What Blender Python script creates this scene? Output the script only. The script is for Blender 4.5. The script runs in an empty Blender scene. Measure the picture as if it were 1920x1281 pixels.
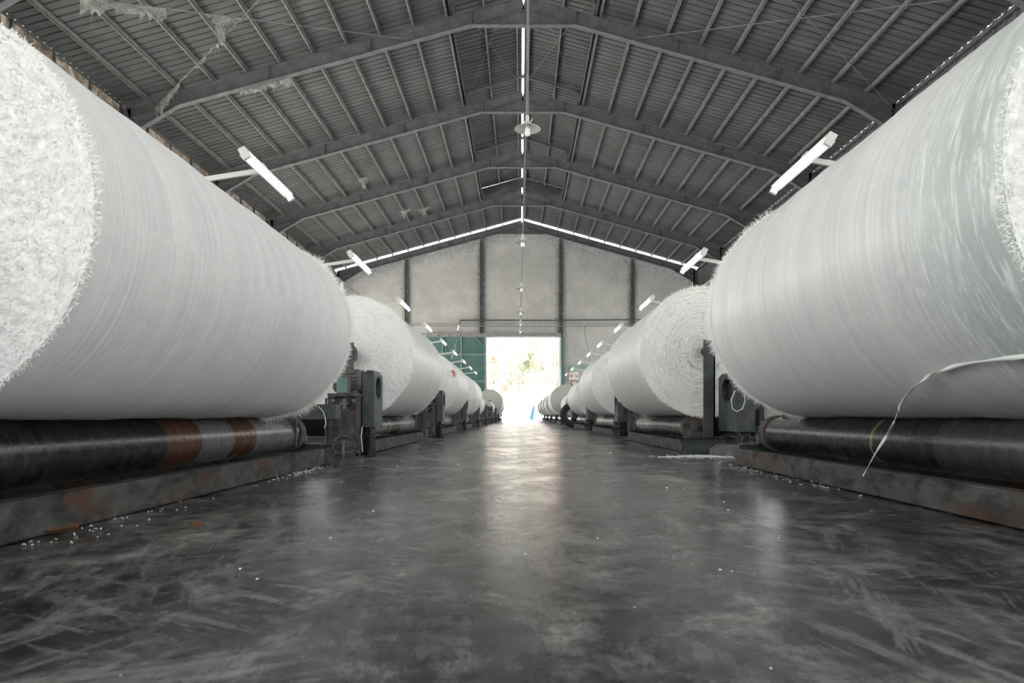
import bpy, math, random
from math import sin, cos, pi, sqrt, atan2
from mathutils import Vector, Matrix
random.seed(7)
SC = bpy.context.scene
COL = SC.collection
H = 0.29            # camera height
F = 1280.0          # focal length in pixels of a 1920 px wide frame

# ------------------------------------------------------------------ camera
cd = bpy.data.cameras.new('camera'); cam = bpy.data.objects.new('camera', cd); COL.objects.link(cam)
cam.location = (0, 0, H); cam.rotation_euler = (pi/2, 0, 0)
cd.sensor_width = 36; cd.lens = 24.0
cd.shift_x = -16/1920; cd.shift_y = 138.5/1920
cd.clip_start = 0.05; cd.clip_end = 500
cd.dof.use_dof = True; cd.dof.focus_distance = 6.0; cd.dof.aperture_fstop = 7.0
SC.camera = cam
# ------------------------------------------------------------------ light
SC.view_settings.view_transform = 'Standard'; SC.view_settings.look = 'None'
SC.view_settings.gamma = 1.0; SC.view_settings.use_curve_mapping = False
SC.view_settings.exposure = 0.6
wd = bpy.data.worlds.new('sky'); SC.world = wd; wd.use_nodes = True
wn = wd.node_tree.nodes; wl = wd.node_tree.links
bg = wn['Background']; bg.inputs['Strength'].default_value = 3.6
tc = wn.new('ShaderNodeTexCoord'); sx = wn.new('ShaderNodeSeparateXYZ'); cr = wn.new('ShaderNodeValToRGB')
wl.new(tc.outputs['Generated'], sx.inputs[0]); wl.new(sx.outputs['Z'], cr.inputs[0]); wl.new(cr.outputs[0], bg.inputs['Color'])
cr.color_ramp.elements[0].position = 0.0; cr.color_ramp.elements[0].color = (1.0, 0.98, 0.93, 1)
cr.color_ramp.elements[1].position = 0.7; cr.color_ramp.elements[1].color = (0.80, 0.90, 1.0, 1)
sl = bpy.data.lights.new('sun', 'SUN'); sl.energy = 34.0; sl.angle = 0.02; sl.color = (1, 0.95, 0.87)
so = bpy.data.objects.new('sun', sl); COL.objects.link(so); so.rotation_euler = Vector((.72, -.16, -.66)).to_track_quat('-Z', 'Y').to_euler()
# far doorway plus openings added for daylight (portals guide the sky light through them)
def portal(loc, rot, sx_, sy_):
    l = bpy.data.lights.new('daylight_opening', 'AREA'); l.shape = 'RECTANGLE'; l.size = sx_; l.size_y = sy_
    l.cycles.is_portal = True
    o = bpy.data.objects.new('daylight_opening', l); COL.objects.link(o); o.location = loc; o.rotation_euler = rot
XL, XR = -13.05, 12.45       # side walls
YB, YW = -8.0, 48.2          # open near end, far gable wall
portal((0, YB-.3, 2.8), (pi/2, 0, 0), 11, 5.6)
portal((XL-0.2, 22, 4.2), (pi/2, 0, -pi/2), 52, 5.8)
portal((XR+0.2, 22, 4.2), (pi/2, 0, pi/2), 52, 5.8)
portal((0.18, YW+0.3, 2.9), (-pi/2, 0, 0), 5.2, 5.6)

# ------------------------------------------------------------------ mesh helpers
class MB:
    def __init__(s): s.v = []; s.f = []; s.uv = {}; s.sm = set()
    def quad(s, a, b, c, d):
        i = len(s.v); s.v += [tuple(a), tuple(b), tuple(c), tuple(d)]; s.f.append((i, i+1, i+2, i+3))
    def box(s, x0, x1, y0, y1, z0, z1, M=None):
        i = len(s.v)
        p = [(x0,y0,z0),(x1,y0,z0),(x1,y1,z0),(x0,y1,z0),(x0,y0,z1),(x1,y0,z1),(x1,y1,z1),(x0,y1,z1)]
        if M: p = [tuple(M @ Vector(q)) for q in p]
        s.v += p
        s.f += [tuple(i+k for k in q) for q in ((0,3,2,1),(4,5,6,7),(0,1,5,4),(1,2,6,5),(2,3,7,6),(3,0,4,7))]
    def beam(s, a, b, w, h, up=(0,0,1)):
        """box bar from a to b: width w sideways, height h along up"""
        a = Vector(a); b = Vector(b); d = (b-a); L = d.length; d.normalize()
        sd = d.cross(Vector(up)).normalized(); u = sd.cross(d).normalized()
        M = Matrix((sd, d, u)).transposed().to_4x4(); M.translation = a
        s.box(-w/2, w/2, 0, L, -h/2, h/2, M)
    def ibeam(s, a, b, w, h, t=0.012, up=(0,0,1)):
        a = Vector(a); b = Vector(b); d = (b-a); L = d.length; d.normalize()
        sd = d.cross(Vector(up)).normalized(); u = sd.cross(d).normalized()
        M = Matrix((sd, d, u)).transposed().to_4x4(); M.translation = a
        s.box(-w/2, w/2, 0, L, h/2-t, h/2, M); s.box(-w/2, w/2, 0, L, -h/2, -h/2+t, M); s.box(-t/2, t/2, 0, L, -h/2+t, h/2-t, M)
    def prism(s, poly, y0, y1, axis='y'):
        """polygon (x,z) extruded in y (or (y,z) extruded in x)"""
        n = len(poly); i = len(s.v)
        for y in (y0, y1):
            for p in poly: s.v.append((p[0], y, p[1]) if axis == 'y' else (y, p[0], p[1]))
        s.f.append(tuple(range(i, i+n))); s.f.append(tuple(range(i+2*n-1, i+n-1, -1)))
        for k in range(n): s.f.append((i+k, i+(k+1)%n, i+n+(k+1)%n, i+n+k)[::-1])
    def lathe(s, prof, n=24, o=(0,0,0), axis='y', caps=True):
        """prof: list of (r, t) along the axis"""
        i = len(s.v); m = len(prof); ox, oy, oz = o
        for r, t in prof:
            for k in range(n):
                a = 2*pi*k/n; c, q = r*cos(a), r*sin(a)
                s.v.append({'y': (ox+c, oy+t, oz+q), 'z': (ox+c, oy+q, oz+t), 'x': (ox+t, oy+c, oz+q)}[axis])
        for j in range(m-1):
            for k in range(n):
                k2 = (k+1) % n
                q = (i+j*n+k, i+j*n+k2, i+(j+1)*n+k2, i+(j+1)*n+k)
                s.f.append(q if axis == 'z' else q[::-1] if axis == 'y' else q)
        if caps:
            if prof[0][0] > 1e-6: s.f.append(tuple(i+k for k in range(n)))
            if prof[-1][0] > 1e-6: s.f.append(tuple(i+(m-1)*n+k for k in range(n-1, -1, -1)))
    def tube(s, pts, r, n=8):
        pts = [Vector(p) for p in pts]; i = len(s.v); ref = Vector((0.13, 0.31, 0.94))
        for k, p in enumerate(pts):
            d = (pts[min(k+1, len(pts)-1)] - pts[max(k-1, 0)]).normalized()
            u = d.cross(ref).normalized(); w = d.cross(u)
            rr = r[k] if isinstance(r, (list, tuple)) else r
            for j in range(n):
                a = 2*pi*j/n; s.v.append(tuple(p + u*rr*cos(a) + w*rr*sin(a)))
        for k in range(len(pts)-1):
            for j in range(n):
                j2 = (j+1) % n; s.f.append((i+k*n+j, i+k*n+j2, i+(k+1)*n+j2, i+(k+1)*n+j))
        s.f.append(tuple(i+j for j in range(n-1, -1, -1))); s.f.append(tuple(i+(len(pts)-1)*n+j for j in range(n)))
    def blade(s, p, d, w, side):
        """thin tapered fibre, two segments with a bend"""
        i = len(s.v); p = Vector(p); d = Vector(d); sd = Vector(side).normalized()*w/2
        m = p + d*0.55; e = p + d + sd*random.uniform(-6, 6)
        s.v += [tuple(p-sd), tuple(p+sd), tuple(m+sd*.8), tuple(m-sd*.8), tuple(e)]
        s.f += [(i, i+1, i+2, i+3), (i+3, i+2, i+4)]
    def build(s, name, mat, parent=None, smooth=None, bevel=0, loc=None):
        me = bpy.data.meshes.new(name); me.from_pydata(s.v, [], s.f); me.update()
        o = bpy.data.objects.new(name, me); COL.objects.link(o)
        me.materials.append(mat)
        if smooth is not None:
            me.polygons.foreach_set('use_smooth', [True]*len(me.polygons)); me.set_sharp_from_angle(angle=math.radians(smooth))
        if bevel:
            b = o.modifiers.new('bevel', 'BEVEL'); b.width = bevel; b.segments = 2; b.limit_method = 'ANGLE'
        if parent: o.parent = parent
        if loc: o.location = loc
        return o
def tag(o, label=None, cat=None, group=None, kind=None):
    if label: o['label'] = label
    if cat: o['category'] = cat
    if group: o['group'] = group
    if kind: o['kind'] = kind
    return o
def empty(name, loc, rz=0):
    o = bpy.data.objects.new(name, None); COL.objects.link(o); o.location = loc; o.rotation_euler = (0, 0, rz); o.empty_display_size = .1
    return o
ORD = ['nearest', 'second', 'third', 'fourth', 'fifth', 'sixth', 'seventh', 'eighth', 'ninth', 'tenth', 'eleventh', 'twelfth', 'thirteenth']
def P(px, py, y):
    """a place seen at pixel px,py at depth y (measuring aid)"""
    return Vector(((px-976)*y/F, y, H + (779-py)*y/F))

# ------------------------------------------------------------------ materials
def mat(name, col, rough=0.6, metal=0.0, **kw):
    m = bpy.data.materials.new(name); m.use_nodes = True
    b = m.node_tree.nodes['Principled BSDF']
    b.inputs['Base Color'].default_value = (*col, 1); b.inputs['Roughness'].default_value = rough; b.inputs['Metallic'].default_value = metal
    for k, v in kw.items(): b.inputs[k].default_value = v
    return m
def nd(m, t, **kw):
    n = m.node_tree.nodes.new('ShaderNode'+t)
    for k, v in kw.items():
        if k in n.inputs.keys(): n.inputs[k].default_value = v
        else: setattr(n, k, v)
    return n
def lk(m, a, b): m.node_tree.links.new(a, b)
def bsdf(m): return m.node_tree.nodes['Principled BSDF']
def coords(m, scale=(1,1,1), kind='Object', loc=(0,0,0)):
    c = nd(m, 'TexCoord'); mp = nd(m, 'Mapping'); lk(m, c.outputs[kind], mp.inputs[0])
    mp.inputs['Scale'].default_value = scale; mp.inputs['Location'].default_value = loc
    return mp.outputs[0]
def noise(m, vec, scale, detail=6, rough=0.6, dist=0.0):
    n = nd(m, 'TexNoise'); n.inputs['Scale'].default_value = scale; n.inputs['Detail'].default_value = detail
    n.inputs['Roughness'].default_value = rough; n.inputs['Distortion'].default_value = dist
    lk(m, vec, n.inputs['Vector']); return n.outputs['Fac']
def ramp(m, fac, stops):
    r = nd(m, 'ValToRGB'); e = r.color_ramp.elements
    while len(e) < len(stops): e.new(0.5)
    for k, (p, c) in enumerate(stops):
        e[k].position = p; e[k].color = (*c, 1) if isinstance(c, (tuple, list)) else (c, c, c, 1)
    lk(m, fac, r.inputs[0]); return r.outputs[0]
def mix(m, a, b, fac, mode='MIX'):
    x = nd(m, 'MixRGB', blend_type=mode)
    for s_, v in ((0, fac), (1, a), (2, b)):
        if isinstance(v, (int, float)): x.inputs[s_].default_value = v if s_ == 0 else (v, v, v, 1)
        elif isinstance(v, tuple): x.inputs[s_].default_value = (*v, 1)
        else: lk(m, v, x.inputs[s_])
    return x.outputs[0]
def math_(m, op, a, b=0.0):
    x = nd(m, 'Math', operation=op)
    for s_, v in ((0, a), (1, b)):
        if isinstance(v, (int, float)): x.inputs[s_].default_value = v
        else: lk(m, v, x.inputs[s_])
    return x.outputs[0]
def bump(m, h, strength=0.3, dist=0.01):
    b = nd(m, 'Bump'); b.inputs['Strength'].default_value = strength; b.inputs['Distance'].default_value = dist
    lk(m, h, b.inputs['Height']); lk(m, b.outputs[0], bsdf(m).inputs['Normal'])

# floor: worn, partly polished dark concrete
M_floor = mat('worn_concrete', (.08,.08,.08), .4)
m = M_floor
c1 = coords(m)
pat = noise(m, c1, 0.9, 10, .68, .6)
pat2 = noise(m, coords(m, (1, .6, 1), loc=(3, 1, 0)), 2.6, 12, .78, .5)
fine = noise(m, coords(m, (1.0, 1.6, 1)), 16, 10, .8, .3)
swirl = None
for k_, (ang, st_, sc_) in enumerate(((.3, 9, 3.5), (1.2, 10, 3.0), (2.1, 8, 4.0), (2.8, 12, 2.6))):
    tcn = nd(m, 'TexCoord'); mp_ = nd(m, 'Mapping'); mp_.inputs['Rotation'].default_value = (0, 0, ang); mp_.inputs['Scale'].default_value = (1, 1, 1); lk(m, tcn.outputs['Object'], mp_.inputs[0])
    mp2 = nd(m, 'Mapping'); mp2.inputs['Scale'].default_value = (st_, 1, 1); mp2.inputs['Location'].default_value = (k_*3.1, k_*7, 0)
    wob = nd(m, 'TexNoise'); wob.inputs['Scale'].default_value = .9; wob.inputs['Detail'].default_value = 3; lk(m, mp_.outputs[0], wob.inputs['Vector'])
    lk(m, mix(m, mp_.outputs[0], wob.outputs['Color'], .22), mp2.inputs[0])
    sn = noise(m, mp2.outputs[0], sc_, 9, .78, .2)
    mk = noise(m, coords(m, (1, 1, 1), loc=(k_*11, 4, 0)), 1.1, 4, .6)
    q_ = math_(m, 'MULTIPLY', ramp(m, sn, [(.52, 0.), (.60, 1.)]), ramp(m, mk, [(.46, 0.), (.54, 1.)]))
    swirl = q_ if swirl is None else math_(m, 'MAXIMUM', swirl, q_)
mid = noise(m, coords(m, (1, .8, 1), loc=(8, 2, 0)), 6.5, 12, .8, .35)
base = ramp(m, pat, [(.40, (.016,.018,.021)), (.5, (.055,.058,.060)), (.60, (.15,.148,.140))])
b2 = ramp(m, pat2, [(.42, (.006,.008,.011)), (.49, (.032,.035,.037)), (.54, (.12,.118,.110)), (.62, (.36,.35,.32))])
c = mix(m, base, b2, .6)
c = mix(m, c, ramp(m, mid, [(.42, .35), (.5, .85), (.58, 1.9)]), .85, 'MULTIPLY')
c = mix(m, c, ramp(m, fine, [(.40, .5), (.56, 1.5)]), .8, 'MULTIPLY')
c = mix(m, c, (.40,.39,.36), math_(m, 'MULTIPLY', swirl, .42))
vo = nd(m, 'TexVoronoi', feature='DISTANCE_TO_EDGE'); vo.inputs['Scale'].default_value = .22
dn = nd(m, 'TexNoise'); dn.inputs['Scale'].default_value = 2.5; dn.inputs['Detail'].default_value = 6; lk(m, c1, dn.inputs['Vector'])
lk(m, mix(m, c1, dn.outputs['Color'], .12), vo.inputs['Vector'])
crk = ramp(m, vo.outputs['Distance'], [(.0, 1.), (.0022, 0.)])
c = mix(m, c, (.012,.012,.013), math_(m, 'MULTIPLY', crk, .8))
lk(m, c, bsdf(m).inputs['Base Color'])
rg = math_(m, 'ADD', ramp(m, pat2, [(.40, .17), (.60, .27)]), math_(m, 'MULTIPLY', fine, .10))
lk(m, rg, bsdf(m).inputs['Roughness'])
lk(m, ramp(m, math_(m, 'ADD', math_(m, 'MULTIPLY', fine, .4), math_(m, 'MULTIPLY', mid, .6)), [(.43, .30), (.55, .95)]), bsdf(m).inputs['Specular IOR Level'])
bump(m, math_(m, 'ADD', math_(m, 'MULTIPLY', fine, .5), math_(m, 'ADD', pat2, math_(m, 'MULTIPLY', crk, -.6))), .10, .003)

# roll side: wound white cloth with fine winding lines round the circumference (UV: u angle, v along the axis in metres)
def roll_side(name, col, col2, rough, lines=1.0, sheen=.3, coat=0.0):
    m = mat(name, col, rough); uv = lambda s, l=(0,0,0): coords(m, s, 'UV', l)
    a = noise(m, uv((3, 90, 1)), 1.0, 5, .6, .3)
    b = noise(m, uv((1.5, 9, 1), (4, 2, 0)), 1.0, 5, .55, .4)
    c_ = noise(m, uv((9, 260, 1), (1, 7, 0)), 1.0, 4, .6)
    d_ = noise(m, uv((60, 14, 1), (1, 7, 0)), 1.0, 3, .6)
    g = math_(m, 'ADD', math_(m, 'MULTIPLY', a, .5), math_(m, 'ADD', math_(m, 'MULTIPLY', b, .35), math_(m, 'MULTIPLY', c_, .25)))
    cc = ramp(m, g, [(.40, col2), (.66, col)])
    cc = mix(m, cc, (min(1, col[0]*1.12),)*3, math_(m, 'MULTIPLY', ramp(m, a, [(.60, 0.), (.68, 1.)]), .45))
    cc = mix(m, cc, ramp(m, d_, [(.35, .93), (.65, 1.03)]), .6, 'MULTIPLY')
    lk(m, cc, bsdf(m).inputs['Base Color'])
    bsdf(m).inputs['Sheen Weight'].default_value = sheen; bsdf(m).inputs['Specular IOR Level'].default_value = .35
    bsdf(m).inputs['Coat Weight'].default_value = coat; bsdf(m).inputs['Coat Roughness'].default_value = .3
    bump(m, math_(m, 'ADD', math_(m, 'MULTIPLY', a, .8), math_(m, 'ADD', math_(m, 'MULTIPLY', c_, .25), b)), .45*lines, .006)
    return m
M_side = roll_side('wound_cloth', (.80,.795,.77), (.62,.62,.605), .6)
M_side2 = roll_side('wound_cloth_tight', (.76,.75,.72), (.58,.575,.55), .38, .8, .1)
M_side3 = roll_side('wound_cloth_film', (.82,.82,.795), (.64,.655,.64), .45, .9, .1, .25)
# near end of the film wrapped roll: grey-green loose film layers with pale creases
m = M_side3; b_ = bsdf(m); lnk = b_.inputs['Base Color'].links[0]; prev = lnk.from_socket
s2 = nd(m, 'SeparateXYZ'); lk(m, coords(m, (1, 1, 1), 'UV'), s2.inputs[0])
w1 = noise(m, coords(m, (14, 7, 1), 'UV'), 1.0, 6, .7, 1.2); w2 = noise(m, coords(m, (22, 34, 1), 'UV', (3, 1, 0)), 1.0, 6, .7, 1.5)
edge = math_(m, 'ADD', s2.outputs['Y'], math_(m, 'MULTIPLY', math_(m, 'SUBTRACT', w1, .5), .5))
zone = ramp(m, math_(m, 'ADD', edge, 1.0), [(.12, 1.), (.42, 0.)])
cl = mix(m, (.47,.52,.49), (.86,.87,.85), ramp(m, w2, [(.50, 0.), (.62, 1.)]))
lk(m, mix(m, prev, cl, math_(m, 'MULTIPLY', zone, .8)), b_.inputs['Base Color'])
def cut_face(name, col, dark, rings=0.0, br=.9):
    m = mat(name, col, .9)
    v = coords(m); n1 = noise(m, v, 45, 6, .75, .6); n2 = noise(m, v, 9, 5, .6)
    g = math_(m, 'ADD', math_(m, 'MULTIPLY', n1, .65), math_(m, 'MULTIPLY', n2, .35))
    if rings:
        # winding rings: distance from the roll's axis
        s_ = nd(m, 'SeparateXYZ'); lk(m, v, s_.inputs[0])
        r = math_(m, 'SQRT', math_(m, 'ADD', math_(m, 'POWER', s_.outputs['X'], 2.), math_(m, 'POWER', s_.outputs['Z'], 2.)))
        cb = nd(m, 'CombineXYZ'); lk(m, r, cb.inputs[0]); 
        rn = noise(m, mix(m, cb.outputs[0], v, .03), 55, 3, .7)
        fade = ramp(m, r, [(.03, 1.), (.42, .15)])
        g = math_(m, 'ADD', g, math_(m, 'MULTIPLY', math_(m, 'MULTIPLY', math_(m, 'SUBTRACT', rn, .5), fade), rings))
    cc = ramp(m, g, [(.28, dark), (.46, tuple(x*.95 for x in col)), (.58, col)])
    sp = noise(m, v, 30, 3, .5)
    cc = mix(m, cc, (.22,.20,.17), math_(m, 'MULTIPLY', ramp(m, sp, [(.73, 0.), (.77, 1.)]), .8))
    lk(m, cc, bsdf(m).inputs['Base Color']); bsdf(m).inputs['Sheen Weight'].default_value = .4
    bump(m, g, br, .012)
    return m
M_face = cut_face('cut_fibre_face', (.88,.88,.86), (.62,.62,.60))
M_face_r = cut_face('cut_fibre_rings', (.88,.87,.83), (.50,.48,.42), 1.3)
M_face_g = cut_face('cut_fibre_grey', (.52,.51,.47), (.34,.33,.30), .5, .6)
M_fib = mat('loose_fibre', (.90,.90,.88), .7); 
_b = bsdf(M_fib); _b.inputs['Transmission Weight'].default_value = 0.0; _b.inputs['Subsurface Weight'].default_value = 0.0
def metal(name, col, col2, rough=.5, met=.0, scale=8, rust=0.0, rustcol=(.16,.065,.03), stretch=(1,1,1)):
    m = mat(name, col, rough, met); v = coords(m, stretch)
    n = noise(m, v, scale, 8, .65, .4); n2 = noise(m, v, scale*.37, 8, .7, .8)
    cc = ramp(m, n, [(.35, col2), (.62, col)])
    if rust: cc = mix(m, cc, rustcol, ramp(m, n2, [(.62-rust*.25, 0.), (.70-rust*.15, 1.)]))
    lk(m, cc, bsdf(m).inputs['Base Color'])
    lk(m, ramp(m, n, [(.3, min(1, rough+.2)), (.7, rough)]), bsdf(m).inputs['Roughness'])
    bump(m, n, .25, .003); return m
M_green = metal('grey_green_enamel', (.056,.068,.066), (.026,.034,.034), .36, 0, 14, .02)
M_darkst = metal('oily_dark_steel', (.024,.026,.028), (.009,.010,.011), .5, .2, 12, .2, (.05,.03,.02))
M_rail = metal('rusty_base_steel', (.105,.105,.10), (.018,.020,.022), .6, .1, 16, .42, (.10,.05,.03), (1, .5, 1))
M_motor = metal('dusty_motor_grey', (.17,.17,.158), (.07,.07,.066), .7, 0, 20, .2)
M_ped = metal('dusty_pedestal', (.10,.10,.096), (.024,.026,.028), .7, 0, 16, .2, (.07,.05,.04))
M_teal = metal('teal_enamel', (.13,.25,.225), (.08,.17,.155), .45, 0, 10)
M_rub = mat('tyre_rubber', (.018,.018,.02), .75)
M_cable = mat('black_cable', (.03,.03,.032), .6)
M_block = metal('old_concrete_block', (.17,.165,.155), (.07,.07,.07), .9, 0, 10)
def roller_mat(name, bands):
    """dark polished roller; bands: list of (y0, y1, colour) in metres along the axis, worn or rusty rings"""
    m = mat(name, (.05,.052,.055), .22, .2)
    v = coords(m); n = noise(m, coords(m, (1, 8, 1)), 7, 6, .7, .3); n2 = noise(m, v, 22, 6, .7); ring = noise(m, coords(m, (.4, 60, .4)), 1, 4, .7)
    cc = ramp(m, n2, [(.35, (.008,.009,.010)), (.65, (.035,.038,.04))])
    s_ = nd(m, 'SeparateXYZ'); lk(m, v, s_.inputs[0])
    yy = math_(m, 'ADD', s_.outputs['Y'], math_(m, 'MULTIPLY', math_(m, 'SUBTRACT', n2, .5), .04))
    for (a, b, cl) in bands:
        f = math_(m, 'MULTIPLY', math_(m, 'GREATER_THAN', yy, a), math_(m, 'LESS_THAN', yy, b))
        cc = mix(m, cc, mix(m, cl, tuple(x*.5 for x in cl), n), f)
    cc = mix(m, cc, ramp(m, ring, [(.35, .6), (.65, 1.3)]), .8, 'MULTIPLY')
    lk(m, cc, bsdf(m).inputs['Base Color'])
    lk(m, ramp(m, n, [(.35, .16), (.65, .34)]), bsdf(m).inputs['Roughness']); bump(m, math_(m, 'ADD', ring, n2), .25, .002)
    return m
RUST = (.13,.055,.03); STEEL = (.20,.205,.21)
M_rollL = roller_mat('roller_steel_rusted', [(-.28, -.03, RUST), (-.03, .26, STEEL), (.26, .50, RUST), (.50, 1.08, STEEL), (1.12, 1.3, RUST)])
M_rollR = roller_mat('roller_steel_dark', [(-.9, -.4, (.07,.075,.075)), (-.02, .0, (.3,.2,.12)), (1.1, 1.16, RUST)])
M_rollS = roller_mat('roller_steel_bright', [(-1.2, -.5, (.16,.16,.16)), (-.4, -.3, (.3,.25,.17)), (.2, 1.2, (.24,.24,.24))])
M_rollB = roller_mat('roller_steel_banded', [(-1.2, -.98, RUST), (.25, .32, (.25,.19,.13)), (.32, 1.0, (.2,.2,.2))])
# hall
M_roof = mat('dusty_roof_sheet', (.2,.2,.2), .75)
m = M_roof; n = noise(m, coords(m, (.5, 4, .5)), 1.2, 8, .7, .5); n2 = noise(m, coords(m), .5, 5, .6, .5)
lk(m, mix(m, ramp(m, n, [(.35, (.058,.065,.069)), (.65, (.098,.104,.106))]), ramp(m, n2, [(.35, .72), (.65, 1.08)]), .8, 'MULTIPLY'), bsdf(m).inputs['Base Color'])
M_beam = metal('dusty_grey_beam', (.135,.138,.145), (.085,.089,.096), .7, 0, 3)
M_purl = metal('galvanised_purlin', (.195,.20,.20), (.13,.134,.136), .6, 0, 3)
M_plaster = mat('stained_plaster', (.45,.44,.42), .9)
m = M_plaster; v = coords(m); n = noise(m, v, .8, 9, .7, .1); n2 = noise(m, v, 6, 8, .75, .2); n3 = noise(m, coords(m, (1, 1, .4)), 1.3, 9, .75, .2)
cc = ramp(m, n, [(.3, (.37,.368,.35)), (.65, (.50,.495,.475))])
cc = mix(m, cc, (.17,.17,.165), math_(m, 'MULTIPLY', ramp(m, math_(m, 'ADD', math_(m, 'MULTIPLY', n3, .6), math_(m, 'MULTIPLY', n2, .4)), [(.57, 0.), (.68, 1.)]), .55))
# dark stains beside each column, darker too at both wall ends and the top
s_ = nd(m, 'SeparateXYZ'); lk(m, v, s_.inputs[0])
st = None
for cx in (-8.03, -2.74, 2.85, 7.9, -13.2, 12.7):
    d = math_(m, 'ABSOLUTE', math_(m, 'SUBTRACT', s_.outputs['X'], cx))
    st = d if st is None else math_(m, 'MINIMUM', st, d)
rf_ = math_(m, 'MULTIPLY', math_(m, 'ABSOLUTE', math_(m, 'SUBTRACT', s_.outputs['X'], .1)), -.28)
tp = math_(m, 'ABSOLUTE', math_(m, 'SUBTRACT', math_(m, 'ADD', rf_, 13.7), s_.outputs['Z']))
st = math_(m, 'MINIMUM', st, math_(m, 'MULTIPLY', tp, .45))
st = math_(m, 'ADD', st, math_(m, 'MULTIPLY', math_(m, 'SUBTRACT', .62, n2), 1.0))
cc = mix(m, cc, (.10,.10,.10), math_(m, 'MULTIPLY', ramp(m, st, [(.15, 1.), (.55, 0.)]), .75))
lk(m, cc, bsdf(m).inputs['Base Color']); bump(m, n2, .3, .02)
M_moss = mat('mossy_translucent_sheet', (.3,.25,.2), .8)
m = M_moss; n = noise(m, coords(m), 2.5, 9, .75, 1.2)
cc = ramp(m, n, [(.35, (.06,.053,.045)), (.5, (.24,.205,.175)), (.62, (.5,.46,.42))])
lk(m, cc, bsdf(m).inputs['Base Color'])
tr = nd(m, 'BsdfTranslucent'); lk(m, cc, tr.inputs[0]); mx = nd(m, 'MixShader'); mx.inputs[0].default_value = .22
lk(m, bsdf(m).outputs[0], mx.inputs[1]); lk(m, tr.outputs[0], mx.inputs[2])
lk(m, mx.outputs[0], m.node_tree.nodes['Material Output'].inputs[0])
M_wallsheet = metal('side_wall_sheet', (.12,.125,.13), (.07,.073,.078), .6, 0, 2)
M_col = metal('dark_column_steel', (.12,.125,.13), (.06,.062,.065), .7, 0, 4)
M_door = metal('teal_door_sheet', (.075,.165,.15), (.055,.125,.115), .5, 0, 2)
M_doorfr = metal('teal_door_frame', (.22,.31,.29), (.16,.24,.22), .5, 0, 3)
M_white = mat('white_enamel', (.60,.60,.585), .35)
M_tube = mat('fluorescent_tube', (1,1,1), .3); bsdf(M_tube).inputs['Emission Color'].default_value = (.93,1,.98,1); bsdf(M_tube).inputs['Emission Strength'].default_value = 4
M_bulb = mat('bulb_glass', (.85,.85,.82), .25)
M_pipe = metal('grey_conduit', (.30,.30,.29), (.2,.2,.2), .5, 0, 5)
M_web = mat('dusty_cobweb', (.42,.42,.40), 1.0)
m = M_web; tb = nd(m, 'BsdfTransparent'); mx = nd(m, 'MixShader'); 
lk(m, ramp(m, noise(m, coords(m), 3.0, 8, .7, .8), [(.42, .35), (.62, .95)]), mx.inputs[0])
lk(m, tb.outputs[0], mx.inputs[1]); lk(m, bsdf(m).outputs[0], mx.inputs[2]); lk(m, mx.outputs[0], m.node_tree.nodes['Material Output'].inputs[0])
M_yard = mat('pale_yard_concrete', (.50,.49,.46), .9)
M_leafG = mat('pale_green_leaves', (.30,.35,.22), .6); M_leafR = mat('pale_russet_leaves', (.50,.36,.29), .6); M_bark = mat('bark', (.25,.2,.16), .9)
M_red = mat('red_paint', (.6,.05,.03), .5); M_paper = mat('white_paper', (.75,.75,.72), .6); M_blue = mat('blue_tarpaulin', (.03,.16,.55), .5)
M_orange = mat('orange_print', (.65,.2,.06), .6); M_leafdry = mat('dry_leaf', (.12,.05,.025), .7)

# ------------------------------------------------------------------ hall shell
RX = 0.10; RZ = 14.10; SL = 0.28
def roofz(x): return RZ - (.275 if x < RX else SL)*abs(x-RX)
fl = MB(); fl.box(XL-.4, XR+.4, YB-1, YW+.3, -.3, 0)
tag(fl.build('floor', M_floor), 'dark worn concrete floor with pale scuffs and a glossy aisle', kind='structure')
yd = MB(); yd.box(-90, 90, YW+.3, 150, -.4, -.02); yd.box(-90, 90, -60, YB-1, -.4, -.02); yd.box(-90, XL-.4, YB-1, YW+.3, -.4, -.02); yd.box(XR+.4, 90, YB-1, YW+.3, -.4, -.02)
tag(yd.build('floor_yard', M_yard), 'pale sunlit concrete yard beyond the open doorway', kind='structure')

def corrugated(a0, a1, b0, b1, zfun, xs, name, pitch=.27, rib=.045, axis='roof'):
    """sheet whose ribs run down the slope; y from a0 to a1, x sampled at xs"""
    prof = []; y = a0
    while y < a1:
        prof += [(y, 0), (y+pitch*.78, 0), (y+pitch*.83, rib), (y+pitch*.95, rib)]; y += pitch
    mb = MB(); nx = len(xs)
    for (y, dz) in prof:
        for x in xs: mb.v.append((x, y, zfun(x)+dz))
    for j in range(len(prof)-1):
        for k in range(nx-1):
            mb.f.append((j*nx+k, j*nx+k+1, (j+1)*nx+k+1, (j+1)*nx+k))
    return mb
MONX = 2.35; MONZ = .62     # raised ridge monitor half width, lift
Y1 = YW - .45
YM = 41.35                                                      # the raised ridge roof stops at the last frame but one
A = corrugated(YB, YM, 0, 0, roofz, [XL-.005, RX-MONX], 'ceiling')
for B in (corrugated(YB, YM, 0, 0, roofz, [RX+MONX, XR-.005], 'c'), corrugated(YM, Y1, 0, 0, roofz, [XL-.005, RX-.04], 'c'), corrugated(YM, Y1, 0, 0, roofz, [RX+.04, XR-.005], 'c')):
    n0 = len(A.v); A.v += B.v; A.f += [tuple(i+n0 for i in f) for f in B.f]
o = A.build('ceiling', M_roof); tag(o, 'dusty grey ribbed metal roof sheets over both slopes of the hall', kind='structure')
o.modifiers.new('thick', 'SOLIDIFY').thickness = -.004
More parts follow.
